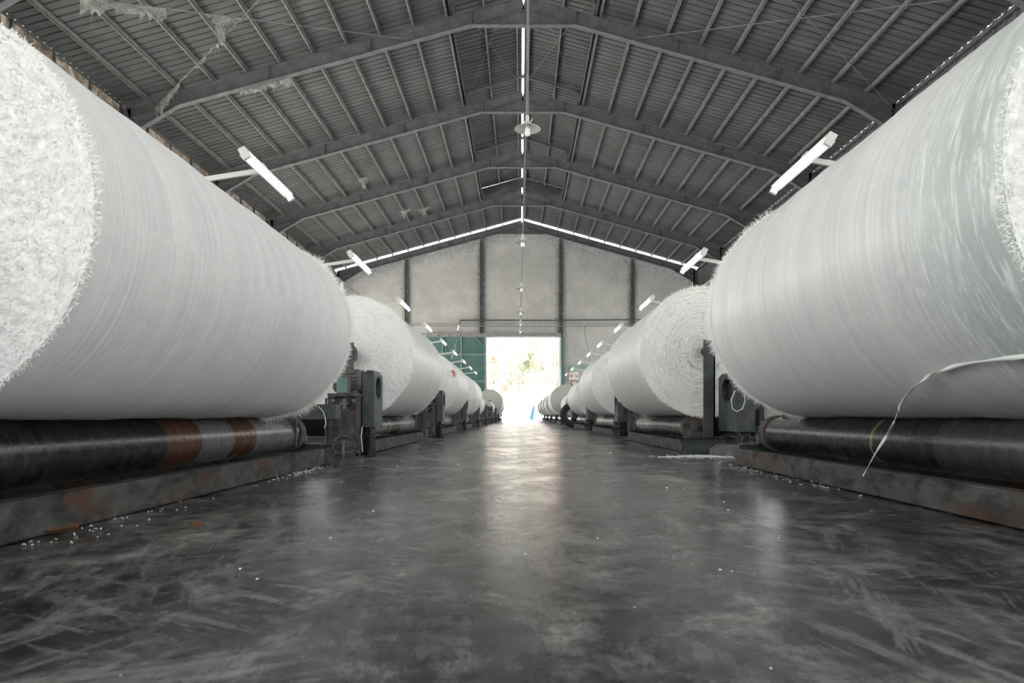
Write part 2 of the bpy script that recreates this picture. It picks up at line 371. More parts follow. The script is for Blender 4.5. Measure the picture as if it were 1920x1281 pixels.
A = corrugated(YB, YM, 0, 0, lambda x: roofz(x)+MONZ, [RX-MONX-.3, RX-.05], 'c'); B = corrugated(YB, YM, 0, 0, lambda x: roofz(x)+MONZ, [RX+.05, RX+MONX+.3], 'c')
n0 = len(A.v); A.v += B.v; A.f += [tuple(i+n0 for i in f) for f in B.f]
o = A.build('ceiling_monitor', M_roof); tag(o, 'raised ribbed roof sheets either side of the bright slit along the ridge', kind='structure')
o.modifiers.new('thick', 'SOLIDIFY').thickness = -.004
# side closing boards of the raised ridge roof
mb = MB()
for s in (-1, 1):
    x = RX + s*(MONX+.02)
    mb.box(x-.01, x+.01, YB, YM, roofz(x)-.16, roofz(x)+.02)
    x = RX + s*(MONX+.3); mb.box(x-.01, x+.01, YB, YM, roofz(x)+MONZ-.42, roofz(x)+MONZ+.03)
    mb.prism([(RX, RZ), (RX+s*(MONX+.3), roofz(MONX+.3+RX)), (RX+s*(MONX+.3), roofz(MONX+.3+RX)+MONZ), (RX, RZ+MONZ)][::s], YM+.005, YM+.02)
tag(mb.build('trim_1', M_roof), 'grey flashing strips along the edges of the raised ridge roof', kind='structure')

# far gable wall with the doorway
DX0, DX1, DZ = P(912, 0, YW).x, P(1048, 0, YW).x, P(0, 633, YW).z
g = MB(); yw, t = YW, .22
def wallpoly(poly): g.prism(poly, yw, yw+t)
def gz(x): return roofz(x) - .17
wallpoly([(XL, 0), (DX0, 0), (DX0, gz(DX0)), (XL, gz(XL))])
wallpoly([(DX1, 0), (XR, 0), (XR, gz(XR)), (DX1, gz(DX1))])
wallpoly([(DX0, DZ), (DX1, DZ), (DX1, gz(DX1)), (RX, gz(RX)), (DX0, gz(DX0))])
tag(g.build('wall_far', M_plaster), 'grey stained plaster gable wall around the bright doorway', kind='structure')
# side walls: low plinth, long unseen open band added to let daylight in, sheet panel under the eaves
def side_wall(x, s, name, label):
    mb = MB(); xo = x + s*.2
    a, b = min(x, xo), max(x, xo)
    mb.box(a, b, YB, YW+.2, 0, 1.3)
    mb.box(a, b, YB, YW+.2, 7.0, roofz(x)-1.05)
    y = YB
    for k in range(9): mb.box(a, b, YB+k*6.55, YB+k*6.55+.35, 1.3, 7.0)
    tag(mb.build(name, M_plaster), label, kind='structure')
side_wall(XL, -1, 'wall_left', 'left side wall with an open band added to let daylight in')
side_wall(XR, 1, 'wall_right', 'right side wall with an open band added to let daylight in')
nw = MB(); y_, t_ = YB-.2, .2  # unseen near wall, added to narrow the daylight from behind the camera
nw.prism([(XL, 0), (-5.5, 0), (-5.5, gz(-5.5)), (XL, gz(XL))], y_, y_+t_); nw.prism([(5.5, 0), (XR, 0), (XR, gz(XR)), (5.5, gz(5.5))], y_, y_+t_); nw.prism([(-5.5, 5.6), (5.5, 5.6), (5.5, gz(5.5)), (RX, gz(RX)), (-5.5, gz(-5.5))], y_, y_+t_)
tag(nw.build('wall_near', M_plaster), 'grey plaster gable wall added behind the camera, its wide opening limiting the daylight', kind='structure')
mb = MB(); mb.box(XL-.03, XL, YB, YW, roofz(XL)-1.05, roofz(XL)+.003)
tag(mb.build('window_1', M_moss), 'mossy brown translucent panel strip under the left eaves', kind='structure')
mb = MB(); y = YB
while y < YW:
    mb.box(XL, XL+.07, y, y+.06, roofz(XL)-1.05, roofz(XL)-.01); y += 1.59
mb.box(XL-.02, XL+.03, YB, YW, roofz(XL)-.08, roofz(XL)-.008); mb.box(XL-.02, XL+.12, YB, YW, roofz(XL)-1.15, roofz(XL)-1.0)
tag(mb.build('trim_2', M_col), 'dark steel framing of the panel strip under the left eaves', kind='structure')
# right: vertical ribbed sheet
mb = MB(); y = YB; prof = []
while y < YW: prof += [(y, 0), (y+.24, 0), (y+.28, .05), (y+.36, .05)]; y += .40
zt, zb = roofz(XR)+.003, roofz(XR)-1.9
for (y, d) in prof: mb.v += [(XR-d, y, zb), (XR-d, y, zt)]
for j in range(len(prof)-1): mb.f.append((2*j, 2*j+1, 2*j+3, 2*j+2))
o = mb.build('wall_right_sheet', M_wallsheet); tag(o, 'vertical ribbed metal sheeting under the right eaves', kind='structure'); o.modifiers.new('thick', 'SOLIDIFY').thickness = .004
mb = MB(); mb.box(XR-.14, XR, YB, YW, zt-.24, zt-.13); mb.box(XR-.10, XR, YB, YW, zb-.05, zb+.08)
tag(mb.build('trim_3', M_col), 'dark steel angle along the top of the right wall sheeting', kind='structure')

# ------------------------------------------------------------------ roof frames, purlins, bracing
S = 6.37; YR = [48.0 - 6.37*k - .25 for k in range(0, 9)]      # from the gable towards the camera
YR = [y for y in YR if y > YB+1][::-1]
vis = [y for y in YR if y > 20]                                 # frames inside the view
PR = .17                                                        # purlin depth
for y in YR:
    k = vis.index(y) if y in vis else None
    if y in vis:
        name = ['nearest in view, crossing the upper corners', 'second in view, behind the nearest pendant lamp', 'third in view', 'fourth in view, last before the gable', 'against the gable wall under the bright gap'][k]
    else: name = 'overhead, behind the camera view, %s from the open end' % ORD[YR.index(y)]
    t = tag(empty('roof_frame', (RX, y, 0)), 'grey steel portal roof frame, ' + name, 'roof frame', 'portal frames of the roof')
    for s, xe in ((-1, XL+.25-RX), (1, XR-.25-RX)):
        a = Vector((0, 0, RZ-PR-.24)); b = Vector((xe, 0, roofz(RX+xe)-PR-.24))
        m1 = MB(); m1.ibeam(a, b, .20, .44, .02); m1.build('rafter', M_beam, t)
        # haunch at the eaves and stiffener plates
        m2 = MB(); x1 = xe - s*1.7; 
        zt_ = lambda x: roofz(RX+x)-PR-.44
        ye = zt_(xe)-.55
        m2.prism([(x1, zt_(x1)), (xe, zt_(xe)), (xe, ye)] , -.01, .01)
        m2.beam((x1, 0, zt_(x1)-.01), (xe, 0, ye), .2, .02)
        m2.build('haunch', M_beam, t)
        m3 = MB()
        for q in (1.7, 5.0, 8.3):
            x = s*q; zc = roofz(RX+x)-PR-.24; m3.box(x-.012, x+.012, -.1, .1, zc-.21, zc+.21)
        m3.build('stiffener', M_beam, t)
        m4 = MB(); m4.ibeam((xe+s*.02, 0, 0), (xe+s*.02, 0, ye+.9), .2, .36, .02, up=(1, 0, 0)); m4.build('column', M_col, t)
    m5 = MB(); zc = RZ-PR-.24
    m5.prism([(-1.7, zc-.21-.28*1.7), (0, zc-.21), (1.7, zc-.21-.28*1.7)][::-1], -.01, .01)
    m5.box(-1.7, 1.7, -.1, .1, zc-.23-.28*1.7, zc-.21-.28*1.7); 
    o = m5.build('ridge_gusset', M_beam, t)
    if y < YW-1:
        # small frame of the raised ridge roof
        m6 = MB()
        for s in (-1, 1):
            zz = lambda x: roofz(RX+x)+MONZ-.10
            m6.ibeam((0, 0, zz(0)-.08), (s*(MONX+.1), 0, zz(MONX+.1)-.08), .1, .14, .01)
            m6.box(min(s*MONX, s*(MONX-.08)), max(s*MONX, s*(MONX-.08)), -.05, .05, roofz(RX+MONX)-.2, zz(MONX))
        m6.build('monitor_frame', M_beam, t)
pl = [.22, 1.35] + [2.50+1.085*k for k in range(10)]
for s in (-1, 1):
    for k, d in enumerate(pl):
        x = RX + s*d
        if x < XL+.3 or x > XR-.2: continue
        z = roofz(x) - PR/2 - .01; mb = MB(); lf = MONZ if d < MONX else 0
        def pur(a, b, l):
            for (q0, q1, q2, q3) in ((-.03, .03, PR/2-.012, PR/2), (-.006-.024*s, .006-.024*s, -PR/2, PR/2), (-.03, .03, -PR/2, -PR/2+.012)): mb.box(q0, q1, a, b, q2+l, q3+l)
        if lf: pur(0, YM-YB-.1, lf); pur(YM-YB-.1, Y1-YB-.1, 0)
        else: pur(0, Y1-YB-.1, 0)
        o = mb.build('purlin', M_purl, loc=(x, YB+.05, z))
        tag(o, 'long grey steel purlin, %s roof slope, %s from the ridge' % ('left' if s < 0 else 'right', ORD[k]), 'purlin', 'purlins under the roof sheets')
def brace(a, b, r=.012): mb = MB(); mb.tube([a, b], r, 6); return mb
yv = YR
iv = YR.index(vis[0])
for (ia, x0, x1, lift, bay) in ((iv-1, 3.7, 12.1, -.5, 'before the nearest frame'), (iv, .3, 2.2, MONZ-.2, 'in ridge roof behind nearest frame'), (iv+2, .3, 2.2, MONZ-.2, 'in ridge roof before fourth frame')):
    for s in (-1, 1):
        for fl_ in (0, 1):
            xa, xb = (x0, x1) if fl_ else (x1, x0)
            a = Vector((RX+s*xa, YR[ia], roofz(s*xa)+lift)); b = Vector((RX+s*xb, YR[ia+1], roofz(s*xb)+lift))
            o = brace(a, b, .014 if x1 > 5 else .009).build('brace_rod', M_purl)
            tag(o, 'brace rod %s, %s slope, running %s the ridge' % (bay, 'left' if s < 0 else 'right', 'away from' if fl_ else 'towards'), 'brace rod', 'diagonal brace rods of the roof')
# cobwebs hanging from the left brace and beams
def cobweb(pts, drop, label, seed):
    rnd = random.Random(seed); mb = MB(); N = 22
    a, b = pts
    top = [a.lerp(b, k/N) + Vector((0, 0, rnd.uniform(-.02, .03))) for k in range(N+1)]
    bot = []
    for k, p in enumerate(top):
        u = k/N; d = drop(u)*rnd.uniform(.55, 1.25); bot.append(p - Vector((rnd.uniform(-.05,.05), rnd.uniform(-.05, .05), max(.02, d))))
    i = len(mb.v); mb.v += [tuple(p) for p in top] + [tuple((p+q)/2+Vector((0, rnd.uniform(-.04,.04), 0))) for p, q in zip(top, bot)] + [tuple(q) for q in bot]
    for r_ in (0, 1):
        for k in range(N): mb.f.append((r_*(N+1)+k, r_*(N+1)+k+1, (r_+1)*(N+1)+k+1, (r_+1)*(N+1)+k))
    for k in range(0, N, 3): mb.tube([bot[k], bot[k]-Vector((rnd.uniform(-.05,.05), 0, rnd.uniform(.1, .35)))], [.006, .001], 4)
    o = mb.build('cobweb', M_web); tag(o, label, 'cobweb', 'dusty cobwebs in the left roof')
    o.modifiers.new('t', 'SOLIDIFY').thickness = .004
ba = Vector((RX-12.1, YR[iv], roofz(-12.1)-.5)); bb = Vector((RX-3.7, YR[iv-1], roofz(-3.7)-.5))
cobweb((ba.lerp(bb, .0), ba.lerp(bb, .22)), lambda u: .55*sin(pi*min(1, u*1.1+.1))**.6*(1-u*.7), 'long ragged dusty cobweb hanging where the brace rod meets the left rafter end', 1)
cobweb((ba.lerp(bb, .26), ba.lerp(bb, .42)), lambda u: .12+.1*sin(9*u), 'thin dusty cobweb strands further up the same left brace rod', 2)
ca = Vector((RX-12.1, YR[iv-1], roofz(-12.1)-.5)); cb = Vector((RX-3.7, YR[iv], roofz(-3.7)-.5))
cobweb((ca.lerp(cb, .40), ca.lerp(cb, .50)), lambda u: .75*(1-abs(2*u-1))**2, 'pointed grey cobweb hanging from the crossing brace rod at upper left', 3)
cobweb((ca.lerp(cb, .14), ca.lerp(cb, .32)), lambda u: .35, 'matted grey cobweb near the top edge of the picture at left', 4)
cobweb((Vector((-9.2, vis[0]+.12, roofz(-9.2)-.6)), Vector((-7.5, vis[0]+.12, roofz(-7.5)-.6))), lambda u: .25, 'small cobweb fringe under the nearest rafter on the left', 5)
for k, (x, yy) in enumerate(((-7.6, 33.), (-6.6, 39.), (-5.6, 39.6))):
    cobweb((Vector((x-.35, yy, roofz(x-.35)-.22)), Vector((x+.35, yy, roofz(x+.35)-.22))), lambda u: .55*(1-abs(2*u-1))**1.6, 'pale cobweb tuft hanging between far left purlins, %s of three' % ('nearest', 'lower', 'innermost')[k] if k != 1 else 'pale cobweb tuft hanging between far left purlins, the middle one of three', 6+k)

# gable columns, lintels, conduits
for cx, nm in ((-8.03, 'far left'), (-2.74, 'left of the doorway'), (2.85, 'right of the doorway'), (7.9, 'far right')):
    mb = MB(); z0 = DZ+.12 if nm == 'left of the doorway' else 0
    mb.ibeam((0, 0, z0), (0, 0, gz(cx)-.02), .16, .24, .02, up=(1, 0, 0))
    tag(mb.build('wall_column', M_col, loc=(cx, YW-.11, 0)), 'dark stained steel column on the gable wall, ' + nm, 'column', 'columns on the gable wall')
def conduit(pts, r, name, label, mt=M_pipe):
    mb = MB(); mb.tube(pts, r, 6); return tag(mb.build(name, mt), label, 'cable')
zc = P(0, 602, 48).z
conduit([(P(862, 0, 47.6).x, 47.65, zc), (-1, 47.65, zc+.01), (2, 47.65, zc), (P(1240, 0, 47.6).x, 47.65, zc+.05)], .045, 'conduit', 'grey conduit across the gable wall, upper line', M_col)
conduit([(P(765, 0, 47.6).x, 47.75, P(0,608,48).z), (P(980, 0, 47.6).x, 47.75, P(0,607,48).z), (P(1200, 0, 47.6).x, 47.75, P(0,608,48).z)], .022, 'conduit', 'thin conduit across the gable wall, middle line')
conduit([(P(765, 0, 47.6).x, 47.7, P(0,612,48).z), (P(1050, 0, 47.6).x, 47.7, P(0,613,48).z), (P(1200, 0, 47.6).x, 47.7, P(0,611,48).z)], .03, 'conduit', 'conduit across the gable wall just above the door track')
conduit([P(862, 602, 48.1), P(862, 602, 47.5), P(858, 625, 46.5), P(853, 655, 46.3), P(846, 673, 46.2)], .05, 'drop_conduit', 'pale conduit slanting down in front of the green sliding door', M_pipe)
conduit([P(1097, 612, 47.6), P(1096, 620, 47.6), P(1100, 645, 47.6), P(1105, 668, 47.6), P(1106, 760, 47.6)], .035, 'drop_cable', 'grey cable hanging down the wall right of the doorway', M_pipe)
# door: teal sliding door left of the opening, track above
GX0, GX1, GZ0, GZ1 = P(795, 0, 47.9).x, P(911, 0, 47.9).x, .05, P(0, 630, 47.9).z
t = tag(empty('door_1', ((GX0+GX1)/2, 47.9, 0)), 'teal green sheet metal sliding door with a grid of pale rails, slid open left', kind='structure')
cx = (GX0+GX1)/2; w = (GX1-GX0)/2
mb = MB(); mb.box(-w, w, .05, .08, GZ0, GZ1); mb.build('door_sheet', M_door, t)
mb = MB()
for zz in (GZ0, 1.35, 2.65, P(0, 666, 47.9).z, GZ1-.08): mb.box(-w, w, -.02, .05, zz, zz+.08)
for q in (-w, -w*.42, w*.18, w-.1): mb.box(q, q+.09, -.03, .05, GZ0, GZ1)
mb.beam((-w*.42, 0, GZ1-.1), (w*.18-.9, 0, P(0,666,47.9).z), .05, .06, (0,1,0)); mb.beam((w*.18, 0, GZ1-.1), (w*.18-.9, 0, P(0,666,47.9).z+.1), .05, .06, (0,1,0)); mb.beam((w-.05, 0, GZ1-.9), (w-.75, 0, GZ1-.05), .05, .09, (0,1,0))
mb.build('door_rail', M_doorfr, t)
mb = MB(); mb.box(P(790,0,47.8).x, P(1052,0,47.8).x, 47.72, 47.80, DZ+.02, DZ+.22)
mb.box(P(790,0,47.8).x, P(1052,0,47.8).x, 47.66, 48.2, DZ+.20, DZ+.25)
for k in range(13): x = P(800+k*20, 0, 47.7).x; mb.box(x, x+.06, 47.64, 47.72, DZ+.0, DZ+.24)
tag(mb.build('trim_4', M_pipe), 'sliding door track with hangers above the doorway', kind='structure')
mb = MB(); mb.box(DX1, DX1+.14, 47.95, 48.22, 0, DZ)
tag(mb.build('trim_5', M_paper), 'pale door jamb on the right side of the opening', kind='structure')
mb = MB(); mb.box(DX1+.16, DX1+.32, 47.85, 48.2, 0, DZ)
tag(mb.build('trim_6', M_door), 'green steel post right of the opening', kind='structure')
# posters on the wall right of the door
def sign(name, px0, px1, py0, py1, m_, label, y=48.15):
    a, b = P(px0, py1, y), P(px1, py0, y)
    t_ = tag(empty(name, ((a.x+b.x)/2, y, (a.z+b.z)/2)), label, 'sign')
    mb = MB(); mb.box(-(b.x-a.x)/2, (b.x-a.x)/2, -.01, .02, -(b.z-a.z)/2, (b.z-a.z)/2); mb.build('board', m_, t_)
    return t_, (b.x-a.x)/2, (b.z-a.z)/2
def panel(t_, m_, x0, x1, z0, z1, name='printed_panel'):
    mb = MB(); mb.box(x0, x1, -.02, -.01, z0, z1); mb.build(name, m_, t_)
M_tealprint = mat('teal_print', (.2,.42,.40), .6); M_greyprint = mat('grey_print', (.3,.3,.32), .6)
t_, w_, h_ = sign('notice_board', 1067, 1085, 686, 696, M_tealprint, 'teal notice board with dark and white figures on the wall right of the doorway')
panel(t_, M_greyprint, -w_*.6, -w_*.2, -h_*.8, h_*.8); panel(t_, M_paper, -w_*.1, w_*.05, -h_*.5, h_*.3)
t_, w_, h_ = sign('notice_board', 1067, 1085, 696.5, 712, M_paper, 'white notice board with orange heading and small pictures under the teal board')
panel(t_, M_orange, -w_*.9, w_*.0, h_*.75, h_*.98); panel(t_, M_orange, -w_*.7, -w_*.3, -h_*.4, h_*.1); panel(t_, M_greyprint, w_*.35, w_*.9, -h_*.4, h_*.15); panel(t_, M_greyprint, -w_*.2, w_*.2, h_*.0, h_*.15)
t_, w_, h_ = sign('notice_board', 1092, 1101, 684, 693, M_tealprint, 'small teal framed notice half hidden by the rolls at right'); panel(t_, M_greyprint, -w_, -w_*.75, -h_, h_)
pc = P(1076.5, 719, 48.15); t_ = tag(empty('round_sign', pc), 'round white prohibition sign with a red ring on the wall right of the doorway', 'sign')
mb = MB(); mb.lathe([(.0, -.012), (.17, -.012), (.17, .0), (0, 0)], 24, caps=False); mb.build('disc', M_paper, t_)
mb = MB(); mb.lathe([(.13, -.02), (.18, -.02), (.18, .0), (.13, 0), (.13, -.02)], 24, caps=False); mb.build('ring', M_red, t_)
mb = MB(); mb.box(-.02, .02, -.02, -.012, -.1, .1); mb.build('figure', M_greyprint, t_)

# ------------------------------------------------------------------ lamps
def batten(x, y, z, s, label, far):
    """fluorescent batten along y on an arm that reaches outwards to a post; s = -1 left row, 1 right row"""
    t = tag(empty('fluorescent_lamp', (x, y, z)), label, 'lamp', 'fluorescent lamps over the %s row of rolls' % ('left' if s < 0 else 'right'))
    tilt = Matrix.Rotation(s*.50, 4, 'Y')
    L = 1.24
    mb = MB()
    M_ = tilt
    mb.box(-.038, .038, 0, L, -.022, .022, M_)                    # spine
    mb.box(-.016, .016, .14, L-.14, .022, .062, M_)               # narrow channel on top
    mb.prism([(-.052, -.030), (.052, -.030), (.038, -.018), (-.038, -.018)], 0, L)
    for i in range(len(mb.v)-8, len(mb.v)): mb.v[i] = tuple(M_ @ Vector(mb.v[i]))
    mb.build('housing', M_white, t, bevel=.003 if not far else 0)
    for yy in (-.015, L-.025):
        mb = MB(); mb.box(-.036, .036, yy, yy+.04, -.085, .028, M_); mb.build('lamp_holder', M_white, t, bevel=.003 if not far else 0)
    mb = MB(); mb.lathe([(.012, .02), (.0145, .05), (.0145, L-.05), (.012, L-.02)], 14, (0, 0, 0)); mb.v = [tuple(M_ @ (Vector(v)+Vector((0, 0, -.060)))) for v in mb.v]; mb.build('tube', M_tube, t, smooth=40)
    mb = MB(); mb.box(-.022, .022, L*.5-.05, L*.5+.05, .06, .10, M_); mb.build('clamp', M_white, t)
    ym = L*.42; xe = s*(3.9) - x; za = -.20 if s < 0 else -.22
    mb = MB(); mb.beam((s*.02, ym, -.0), (xe, ym, za), .03, .05); mb.build('arm', M_white, t, bevel=.003 if not far else 0)
    mb = MB(); mb.lathe([(.03, -z), (.03, .45)], 10, (xe, ym, 0), 'z'); mb.build('post', M_white, t, smooth=40)
    ep = MB()
    return t
for k in range(9):
    yl = [6.34, 10.3, 14.4, 18.3, 22.1, 26.0, 30.3, 34.4, 38.4][k]
    batten(-2.58, yl, H+2.46, -1, 'white fluorescent batten lamp on an arm above the left rolls, %s from the camera' % (ORD[k]), k > 3)
    yr = [5.70, 9.62, 13.4, 17.4, 21.5, 25.1, 29.0, 33.3, 37.8][k]
    batten(2.60, yr, H+2.33, 1, 'white fluorescent batten lamp on an arm above the right rolls, %s from the camera' % (ORD[k]), k > 3)
for s, ratio in ((-1, .748), (1, .709)):
    z = H + 3.9*ratio
    mb = MB(); mb.tube([(s*3.9, 4, z), (s*3.9, 44, z)], .025, 8)
    tag(mb.build('service_pipe', M_pipe, smooth=50), 'long horizontal grey pipe on the lamp posts behind the %s rolls' % ('left' if s < 0 else 'right'), 'pipe')
def pendant(x, y, z, xt, label, near):
    t = tag(empty('pendant_lamp', (x, y, z)), label, 'lamp', 'pendant lamps in a row under the ridge')
    mb = MB(); mb.lathe([(.03, .10), (.05, .085), (.06, .06), (.12, .035), (.195, -.005), (.20, -.012), (.192, -.010), (.118, .027), (.055, .05), (.0, .055)], 36, axis='z', caps=False); mb.build('shade', M_white, t, smooth=40)
    mb = MB(); mb.lathe([(.0, .20), (.02, .20), (.028, .16), (.028, .09), (.035, .085)], 16, axis='z', caps=False); mb.build('socket', M_white, t, smooth=40)
    mb = MB()
    for s in (-1, 1): mb.tube([(s*.03, 0, .09), (s*.065, 0, .12), (s*.075, 0, .155)], [.008, .007, .004], 6)
    mb.build('lug', M_white, t)
    if near:
        mb = MB(); pts = []
        for k in range(90): a = k/90*2*pi*5; pts.append((.032*cos(a), .032*sin(a), -.005-.11*k/90))
        mb.tube(pts, .0085, 6); mb.tube([(0,0,.05),(0,0,-.02)], .03, 12); mb.build('bulb', M_bulb, t, smooth=50)
    else:
        mb = MB(); mb.lathe([(.03, .05), (.05, .02), (.05, -.09), (.04, -.10), (0, -.10)], 16, axis='z', caps=False); mb.build('bulb', M_bulb, t, smooth=40)
    zt_ = roofz(RX)+(MONZ if y < 41 else 0)-.1 - z
    mb = MB(); N = 24; pts = [(0 + (xt-x)*k/N, 0, .19+(zt_-.19)*k/N) for k in range(N+1)]
    mb.tube(pts, .02 if near else .012, 8); mb.build('cord', M_purl, t, smooth=50)
for k, (x, y, z, xt) in enumerate(((.105, 10.3, 4.33, .155), (.055, 17.1, 4.33, .32), (.035, 23.3, 4.33, .32), (.01, 28.7, 4.33, .32), (0, 32.2, 4.33, .32), (-.01, 35.0, 4.33, .32))):
    pendant(x, y, z+H, xt, 'white dish pendant lamp hanging from the ridge, %s' % (ORD[k]+' from the camera' if k else 'nearest and largest, with spiral bulb'), k == 0)

# ------------------------------------------------------------------ winding machines and rolls
def uvcyl(R, y0, y1, nseg, ny, wob, seed):
    """open cylinder about the local y axis, with UV (angle, metres) and small radius changes along the axis"""
    rnd = random.Random(seed); me = bpy.data.meshes.new('cloth_body'); v = []; f = []
    ph = [rnd.uniform(0, 6) for _ in range(6)]
    for j in range(ny+1):
        y = y0 + (y1-y0)*j/ny
        e = min(y-y0, y1-y); rr = R - (.012*max(0, 1-e/.03)**2)
        for k in range(nseg):
            a = 2*pi*k/nseg
            w_ = wob*(sin(y*9+ph[0]+.6*sin(a*2+ph[1])) + .6*sin(y*23+ph[2]) + .4*sin(y*57+ph[3]+a) + .8*sin(a*2+ph[4])*sin(y*2+ph[5]))
            v.append(((rr+w_)*cos(a), y, (rr+w_)*sin(a)))
    for j in range(ny):
        for k in range(nseg):
            k2 = (k+1) % nseg; f.append((j*nseg+k, (j+1)*nseg+k, (j+1)*nseg+k2, j*nseg+k2))
    me.from_pydata(v, [], f); uvl = me.uv_layers.new(name='UVMap'); d = []
    for j in range(ny):
        ya, yb = y0+(y1-y0)*j/ny, y0+(y1-y0)*(j+1)/ny
        for k in range(nseg):
            a, b = k/nseg, (k+1)/nseg; d += [a, ya, a, yb, b, yb, b, ya]
    uvl.data.foreach_set('uv', d)
    me.polygons.foreach_set('use_smooth', [True]*len(me.polygons)); return me
def disc(R, y, sgn, nr, na, amp, seed, spiral=0.0):
    rnd = random.Random(seed); mb = MB(); mb.v.append((0, y, 0)); ring = []
    for j in range(1, nr+1):
        r = R*j/nr
        for k in range(na):
            a = 2*pi*k/na; q = rnd.uniform(-amp, amp) + spiral*rnd.uniform(.5, 1)*(1 if (j % 3) else -1)
            if j == nr: q = 0
            mb.v.append((r*cos(a), y + sgn*(-abs(q) if j == nr else q), r*sin(a)))
    for k in range(na):
        k2 = (k+1) % na; t3 = (0, 1+k, 1+k2); mb.f.append(t3 if sgn < 0 else t3[::-1])
    for j in range(nr-1):
        for k in range(na):
            k2 = (k+1) % na; q = (1+j*na+k, 1+(j+1)*na+k, 1+(j+1)*na+k2, 1+j*na+k2); mb.f.append(q if sgn < 0 else q[::-1])
    return mb
def fibres(R, y, sgn, nface, nrim, lf, lr, w, seed):
    rnd = random.Random(seed); random.seed(seed); mb = MB()
    for _ in range(nface):
        r = R*sqrt(rnd.random()); a = rnd.uniform(0, 2*pi); b = rnd.uniform(0, 2*pi)
        l = rnd.uniform(.4, 1)*lf; q = rnd.uniform(.5, 1.1)
        d = (cos(b)*l*q, sgn*l*rnd.uniform(.15, .7), sin(b)*l*q)
        mb.blade((r*cos(a), y, r*sin(a)), d, w*rnd.uniform(.7, 1.3), (-sin(b), 0, cos(b)))
    for _ in range(nrim):
        a = rnd.uniform(0, 2*pi); rr = R - rnd.uniform(0, .012); l = lr*(.35+.65*rnd.random()**2)*(1+.5*sin(a*7)*sin(a*3+1))
        b = rnd.gauss(0, .7); e = rnd.gauss(.25, .5)
        dr = Vector((cos(a), 0, sin(a))); ta = Vector((-sin(a), 0, cos(a)))
        d = (dr*cos(b)*cos(e) + ta*sin(b) + Vector((0, sgn, 0))*sin(e))*l
        mb.blade(Vector((rr*cos(a), y - sgn*rnd.uniform(0, .012), rr*sin(a))), d, w*rnd.uniform(.8, 1.5), ta if abs(b) < .8 else dr)
    return mb
def roll(x, R, zc, y0, y1, label, side, face, lod, grp):
    """lod 0 = closest to camera ... 3 = far"""
    ym = (y0+y1)/2; L = y1-y0
    t = tag(empty('fabric_roll', (x, ym, 0)), label, 'roll', grp)
    sd = int(abs(x)*1000 + y0*31)
    nseg, ny = ((160, 90), (110, 50), (64, 16), (48, 6))[lod]
    me = uvcyl(R, -L/2, L/2, nseg, ny, (.0016, .0016, .002, .001)[lod], sd); me.materials.append(side)
    o = bpy.data.objects.new('cloth_body', me); COL.objects.link(o); o.parent = t; o.location = (0, 0, zc)
    nr, na, amp = ((90, 260, .006), (60, 180, .006), (24, 72, .004), (8, 48, .002))[lod]
    nf, nri, lf, lr, w = ((42000, 9000, .010, .046, .0013), (9000, 4200, .012, .030, .0020), (1200, 900, .018, .022, .003), (0, 240, .02, .016, .004))[lod]
    for sg in (-1, 1):
        d = disc(R-.004, sg*L/2, sg, nr if sg < 0 else 6, na if sg < 0 else 48, amp, sd+sg, .0035 if face is M_face_r else 0)
        d.build('cut_face', face, t, smooth=80, loc=(0, 0, zc))
        fb = fibres(R, sg*L/2, sg, nf if sg < 0 else 0, nri if sg > 0 or lod else nri//2, lf, lr if sg > 0 or lod else .016, w, sd+5+sg)
        if fb.v: tag(fb.build('frayed_edge', M_fib, t, loc=(0, 0, zc)), kind='stuff')
    mb = MB(); mb.lathe([(.035, -L/2-.05), (.035, L/2+.05)], 16, (0, 0, zc)); mb.build('core_tube', M_darkst, t, smooth=40)
    return t

